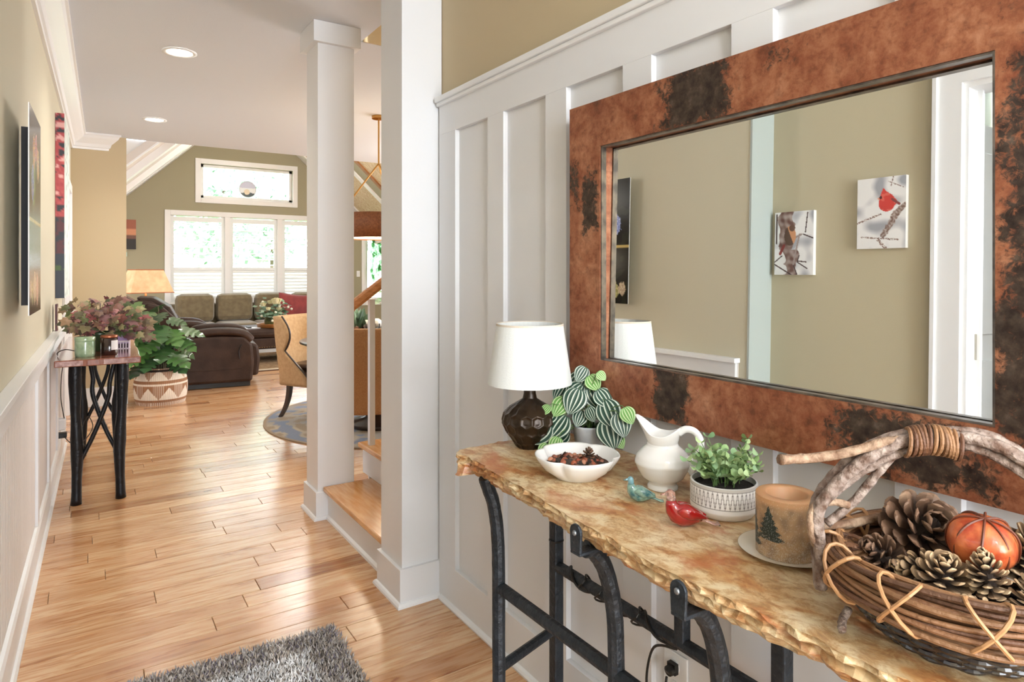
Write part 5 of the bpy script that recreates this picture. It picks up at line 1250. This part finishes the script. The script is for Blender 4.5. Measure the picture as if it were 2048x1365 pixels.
# side table & lamp behind the recliners
t = thing('side_table', 'dark side table holding the lit lamp behind the recliners', 'table', (.60, 10.9, 0))
MB().box(-.28, .28, -.25, .25, .58, .61).build('top', lea, t, bevel=.004)
for x in (-.25, .25):
    for y in (-.22, .22): MB().box(x-.02, x+.02, y-.02, y+.02, 0, .58).build('leg', lea, t)
t = thing('living_room_lamp', 'lit table lamp with a tan rectangular parchment shade behind the brown recliner', 'lamp', (.80, 10.0, 0), math.radians(20))
t.location = (.74, 10.85, .611)
MB().lathe([(.09, 0), (.09, .02), (.03, .04), (.06, .12), (.07, .2), (.03, .3), (.015, .34), (.012, .42)], 24).build('base', mat('copper_lamp_base', 'A8673A', .35, .4), t, smooth=True)
m = MB(); w0, w1, d0, d1 = .30, .19, .22, .13; z0, z1 = .43, .76
q0 = [(-w0, -d0), (w0, -d0), (w0, d0), (-w0, d0)]; q1 = [(-w1, -d1), (w1, -d1), (w1, d1), (-w1, d1)]
m.loft([[Vector((x, y, z0)) for x, y in q0], [Vector((x, y, z1)) for x, y in q1]], caps=False)
o = m.build('lamp_shade', mat('lit_parchment', 'CFA07A', .8, col2='E2BE98', scale=9, emit='E8A878', estr=.28), t)
sd = o.modifiers.new('thick', 'SOLIDIFY'); sd.thickness = .004
MB().tube([(x, y, z0) for x, y in q0], .007, 6, close=True).tube([(x, y, z1) for x, y in q1], .007, 6, close=True).build('shade_trim', mat('copper_trim', 'B8663A', .5), t)
lamp('living_lamp_bulb', (.74, 10.85, 1.2), 4, .05, (1, .84, .66))
# framed landscape on the far wall
t = thing('landscape_picture', 'small sunset landscape canvas on the far wall beside the stub wall corner', 'picture', (.44, YF, 1.72))
flat_print(t, Matrix.Identity(4), .56, .50, .04, lambda u, v: hx('2A2522') if v < .36+.06*nz2(u, 0, 3) else (hx('6E4A3C') if v < .5 else (hx('C98A66') if v < .7 else hx('9C5B44'))), 24, 24, printm, whs)
MB().box(-.2, .15, -.02, 0, -.12, -.05).build('name_tag', mat('pale_teal_tag', 'A9D0CC', .5), t)
# suncatcher in the transom window
t = thing('suncatcher', 'round glass suncatcher with a painted landscape hanging in the transom window', 'ornament', (2.52, YF+.055, 2.87))
def sunc(u, v):
    z = -v*math.cos(u*2*PI)  # v radius
    y = v*math.sin(u*2*PI)*-1
    if y > .15: return hx('C6C6DE')
    k = nz2(v*math.cos(u*2*PI), y, 3)
    return hx('E8D6B8') if k > .1 else (hx('55636A') if y < -.3 or k < -.1 else hx('E0E4F0'))
MB().grid(lambda u, v: Vector((.145*v*math.cos(2*PI*u), 0, .145*v*math.sin(2*PI*u))), 48, 24, col=lambda u, v: (hx('C9CCE2') if v*math.sin(2*PI*u) > .15 else (hx('E8D9C0') if math.hypot(v*math.cos(2*PI*u)+.1, v*math.sin(2*PI*u)+.35) < .35 else (hx('4A565C') if v*math.sin(2*PI*u)+.3*abs(v*math.cos(2*PI*u)) < -.3 else hx('E9EEF2'))))).build('disc', mat('painted_glass', 'FFFFFF', .3, attr='Col'), t)
MB().tube([(.147*math.cos(a), 0, .147*math.sin(a)) for a in [2*PI*k/40 for k in range(40)]], .005, 6, close=True).build('rim', bs, t)
MB().tube([(-.05, 0, .14), (-.1, 0, .335)], .0015, 4).tube([(.05, 0, .14), (.1, 0, .335)], .0015, 4).build('chain', bs, t)

# ================================================================== DINING AREA
TC = (2.15, 5.40)
t = thing('round_rug', 'round cream and blue patterned rug under the dining table', 'rug', (2.50, 5.72, 0))
def rugc(u, v):
    r = v*1.22; x, y = r*math.cos(u*2*PI), r*math.sin(u*2*PI)
    if r > 1.19: return hx('A08D75')
    k = nz2(x, y, 2.2); k2 = nz2(x, y, 7, 5)
    c = lerpc(hx('B9A890'), hx('8F8A84'), min(1, max(0, k*1.6+.5)))
    if k2 > .12: c = lerpc(c, hx('6E7F9A'), .8)
    if k2 < -.25: c = lerpc(c, hx('8C7860'), .7)
    return c
MB().grid(lambda u, v: Vector((1.22*v*math.cos(2*PI*u), 1.22*v*math.sin(2*PI*u), .009)), 160, 70, col=rugc).lathe([(1.22, 0), (1.22, .009)], 160, caps=False, col=hx('A08D75')).build('rug', mat('rug_wool', 'FFFFFF', .95, attr='Col', bump=.4, bscale=200), t)
darkwd = mat('espresso_wood', '33231B', .35, coat=.3)
dt = thing('dining_table', 'round dark wood pedestal dining table', 'table', (TC[0], TC[1], .0095))
MB().lathe([(.001, .72), (.62, .72), (.66, .735), (.66, .75), (.64, .757), (.001, .757)], 56, caps=False).build('tabletop', darkwd, dt, smooth=False)
MB().lathe([(.25, .0), (.26, .04), (.12, .08), (.07, .2), (.09, .45), (.06, .6), (.2, .70), (.2, .72)], 32).build('pedestal', darkwd, dt, smooth=True)
tanf = mat('tan_linen_upholstery', 'CBAA82', .9, col2='BE9C74', scale=40, bump=.3, bscale=400)
brf = mat('brown_tweed', '94683F', .9, col2='A5794C', scale=120, bump=.4, bscale=400)
brl = mat('dark_brown_seat_leather', '3A241A', .3)
def wing_chair(label, loc, rz, outer, grp):
    t = thing('dining_chair', label, 'chair', loc, rz, grp)
    MB().box(-.24, .26, -.235, .235, .31, .44).build('seat_rail', brl, t, bevel=.02)
    MB().box(-.22, .27, -.225, .225, .441, .50).build('seat_cushion', brl, t, bevel=.025)
    def shell(u, v):
        z = .31+.62*v; s_ = (u-.5)*2; lean = -.10*max(0, v-.2)
        fwd = .30-.62*max(0, v-.12) if v < .5 else .065+.10*math.sin(PI*(v-.5)/.5)*.8
        fwd = max(fwd, .05); hw = .262+.012*math.sin(PI*v)
        a = abs(s_)
        if a < .62: x = -.275+.02*(a/.62)**2; y = hw*(a/.62)*.93
        else:
            q = (a-.62)/.38; x = -.255+(fwd+.03)*q; y = hw*(.93+.07*math.sin(q*PI/2))
        return Vector((x+lean, math.copysign(y, s_), z))
    o = MB().grid(shell, 40, 20).build('winged_back', outer, t, smooth=True)
    s1 = o.modifiers.new('thick', 'SOLIDIFY'); s1.thickness = .045; s1.offset = 0
    for s_ in (0, 1):
        MB().tube([shell(s_, v/16)+Vector((.006, 0, 0)) for v in range(17)], .009, 6).build('piping', darkwd, t)
    for (x, y, k) in ((-.20, -.20, -1), (-.20, .20, -1), (.21, -.20, .15), (.21, .20, .15)):
        pts = bez((x, y, .31), (x, y, .2), (x+k*.03, y, .1), (x+k*.11, y, 0), 8)
        m = MB(); m.loft([[p+Vector((a*.021*(1-.035*i), b_*.021*(1-.035*i), 0)) for a, b_ in ((-1, -1), (1, -1), (1, 1), (-1, 1))] for i, p in enumerate(pts)]); m.build('leg', darkwd, t)
    return t
wing_chair('tan wing-back dining chair with a dark leather seat, left of the back column', (1.84, 6.02, .0095), math.radians(-58), tanf, 'wing-back dining chairs')
wing_chair('brown tweed wing-back dining chair seen from behind between the two columns', (1.83, 4.72, .0095), math.radians(66), brf, 'wing-back dining chairs')
# things on the dining table
zt = .0095+.7575
t = thing('table_plant', 'small green plant in a brown pot on the dining table', 'plant', (2.0, 5.52, zt))
MB().lathe([(.05, 0), (.065, .10), (.06, .10), (.001, .09)], 20, caps=False).build('pot', mat('terracotta_brown', '7A4A30', .6), t, smooth=True)
for k in range(22):
    a = rq.random()*2*PI; p = Vector((.12*math.cos(a)*rq.random(), .12*math.sin(a)*rq.random(), .12+.12*rq.random())); inst(ls, 'leaf', t, frame(p*.6, p, (rq.random(), -.8, .6)) @ Matrix.Scale(.13, 4))
t = thing('centerpiece_bowl', 'dark wire bowl of white balls on the dining table', 'bowl', (2.12, 5.47, zt))
for k in range(9):
    a = k*PI/9; MB().tube([(.115*math.cos(a)*math.cos(b_), .115*math.sin(a)*math.cos(b_), .13-.125*math.sin(b_)) for b_ in [PI*q/12 for q in range(13)]], .004, 5).build('wire', blackm, t)
for k, (x, y, z) in enumerate(((0, 0, .060), (.05, .02, .12), (-.05, .02, .12), (0, -.055, .125))):
    tag(MB().ell((2.12+x, 5.47+y, zt+z), .045, .045, .045, 14, 10).build('white_ball', cer, smooth=True), ['lowest white ball in the dark wire bowl on the dining table', 'white ball at the right of the dark wire bowl on the dining table', 'white ball at the left of the dark wire bowl on the dining table', 'topmost white ball at the front of the dark wire bowl on the dining table'][k], 'ball', 'white balls in the wire bowl')
t = thing('white_vase', 'white glazed vase with green sprigs on the dining table, right of the wire bowl', 'vase', (2.24, 5.33, zt))
MB().lathe([(.04, 0), (.07, .03), (.075, .09), (.04, .16), (.035, .20), (.045, .22)], 24).build('vase', cer, t, smooth=True)
for k in range(16):
    a = rq.random()*2*PI; p = Vector((.1*math.cos(a), .1*math.sin(a), .3+.15*rq.random())); inst(ls, 'leaf', t, frame(p, (math.cos(a), math.sin(a), .4), (rq.random()-.5, -.8, .6)) @ Matrix.Scale(.08, 4)); MB().tube([(0, 0, .2), p], .002, 4).build('stem', stemg, t)
# drum pendant
pd = thing('drum_pendant', 'brown drum pendant lamp with a glowing underside hanging over the dining table', 'ceiling light', (TC[0], TC[1], 1.635))
o = MB().lathe([(.33, 0), (.33, .21)], 56, caps=False).build('drum_shade', mat('copper_brown_shade', '7E4A2C', .45, col2='9A6038', scale=70), pd, smooth=True)
s1 = o.modifiers.new('thick', 'SOLIDIFY'); s1.thickness = .004
MB().lathe([(.324, .010), (.001, .004)], 48, caps=False).build('diffuser', mat('lit_diffuser', 'FFFFFF', .6, emit='FFE9C0', estr=2.2), pd)
gold = mat('brushed_gold', 'C99A55', .3, .8)
for k in range(3):
    a = k*2*PI/3+2.9; MB().tube([(.325*math.cos(a), .325*math.sin(a), .21), (0, 0, .66)], .007, 8).build('arm_rod', gold, pd)
MB().tube([(0, 0, .64), (0, 0, ZC-1.635-.02)], .008, 8).build('stem', gold, pd)
MB().lathe([(.06, ZC-1.635-.025), (.06, ZC-1.635-.001), (.001, ZC-1.635-.001)], 24, caps=False).build('canopy', gold, pd)
lamp('pendant_bulb', (TC[0], TC[1], 1.6), 14, .15, (1, .86, .66))
# switch plate and far window plant
o = thing('light_switch', 'white light switch on the far dining wall', 'switch', (4.62, YF, 1.30)); MB().box(-.035, .035, -.008, 0, -.06, .06).build('plate', whitew, o, bevel=.002); MB().box(-.006, .006, -.016, -.008, -.012, .012).build('toggle', whitew, o)
ls = MB().add([(0, 0, 0), (.35, .4, .05), (0, 1, 0), (-.35, .4, .05)], [(0, 1, 2, 3)]).mesh('vine_leaf_mesh', mat('sunlit_vine_leaf', '4F8A50', .7, trans=.45, ior=1.1))
t = thing('hanging_vine', 'leafy green vine hanging in front of the far dining window', 'plant', (4.98, YF-.15, 2.02))
MB().lathe([(.04, -.12), (.09, -.08), (.10, 0), (.001, -.01)], 20).build('pot', cer, t, smooth=True)
MB().tube([(0, 0, 0), (0, 0, .28)], .003, 5).tube([(.09, 0, 0), (0, 0, .28)], .002, 4).tube([(-.09, 0, 0), (0, 0, .28)], .002, 4).build('hanger', gold, t)
for k in range(46):
    p = Vector((rq.uniform(-.16, .16), rq.uniform(-.1, .1), rq.uniform(-.8, .06))); inst(ls, 'leaf', t, frame(p, (rq.uniform(-.5, .5), 0, -1), (rq.uniform(-.5, .5), -1, .3)) @ Matrix.Scale(.13, 4))
for k in range(4): MB().tube(bez((0, 0, 0), (.1*(k-1.5), -.05, -.1), (.06*(k-1.5), 0, -.5), (.08*(k-1.5), 0, -.8), 6), .003, 4).build('stem', stemg, t)

# ================================================================== ENTRY RUG
er = thing('shag_rug', 'thick grey and brown shag rug with a paler centre, nearest the camera', 'rug', (.36, 1.70, 0), math.radians(-2))
hw, hl = .40, .735
MB().box(-hw+.01, hw-.01, -hl+.01, hl-.01, .0, .010).build('backing', mat('rug_backing', '5C5650', .95), er)
m = MB(); rs2 = random.Random(6)
pal_d = ['A8A098', 'BDB5AD', '8E8278', 'CFC9C4', 'B4A698', 'D6CEC6', '807884']; pal_l = ['ECEAE9', 'DAD8D7', 'F6F5F4', 'CFCCCA', 'FBFAFA']
cd_, cl2 = [hx(c) for c in pal_d], [hx(c) for c in pal_l]
for i in range(42000):
    x, y = rs2.uniform(-hw, hw), rs2.uniform(-hl, hl)
    if y < -.35: continue
    inner = abs(x) < hw-.13 and abs(y) < hl-.13
    c = rs2.choice(cl2 if inner and rs2.random() < .75 else cd_)
    h_ = rs2.uniform(.018, .030); lx, ly = rs2.uniform(-.014, .014), rs2.uniform(-.014, .014); a = rs2.random()*PI; wx, wy = math.cos(a)*.0022, math.sin(a)*.0022
    m.add([(x-wx, y-wy, .008), (x+wx, y+wy, .008), (x+wx+lx*.6, y+wy+ly*.6, h_*.7), (x+lx, y+ly, h_), (x-wx+lx*.6, y-wy+ly*.6, h_*.7)], [(0, 1, 2, 4), (4, 2, 3)], c)
m.build('pile', mat('shag_yarn', 'FFFFFF', .95, attr='Col'), er, kind='stuff')
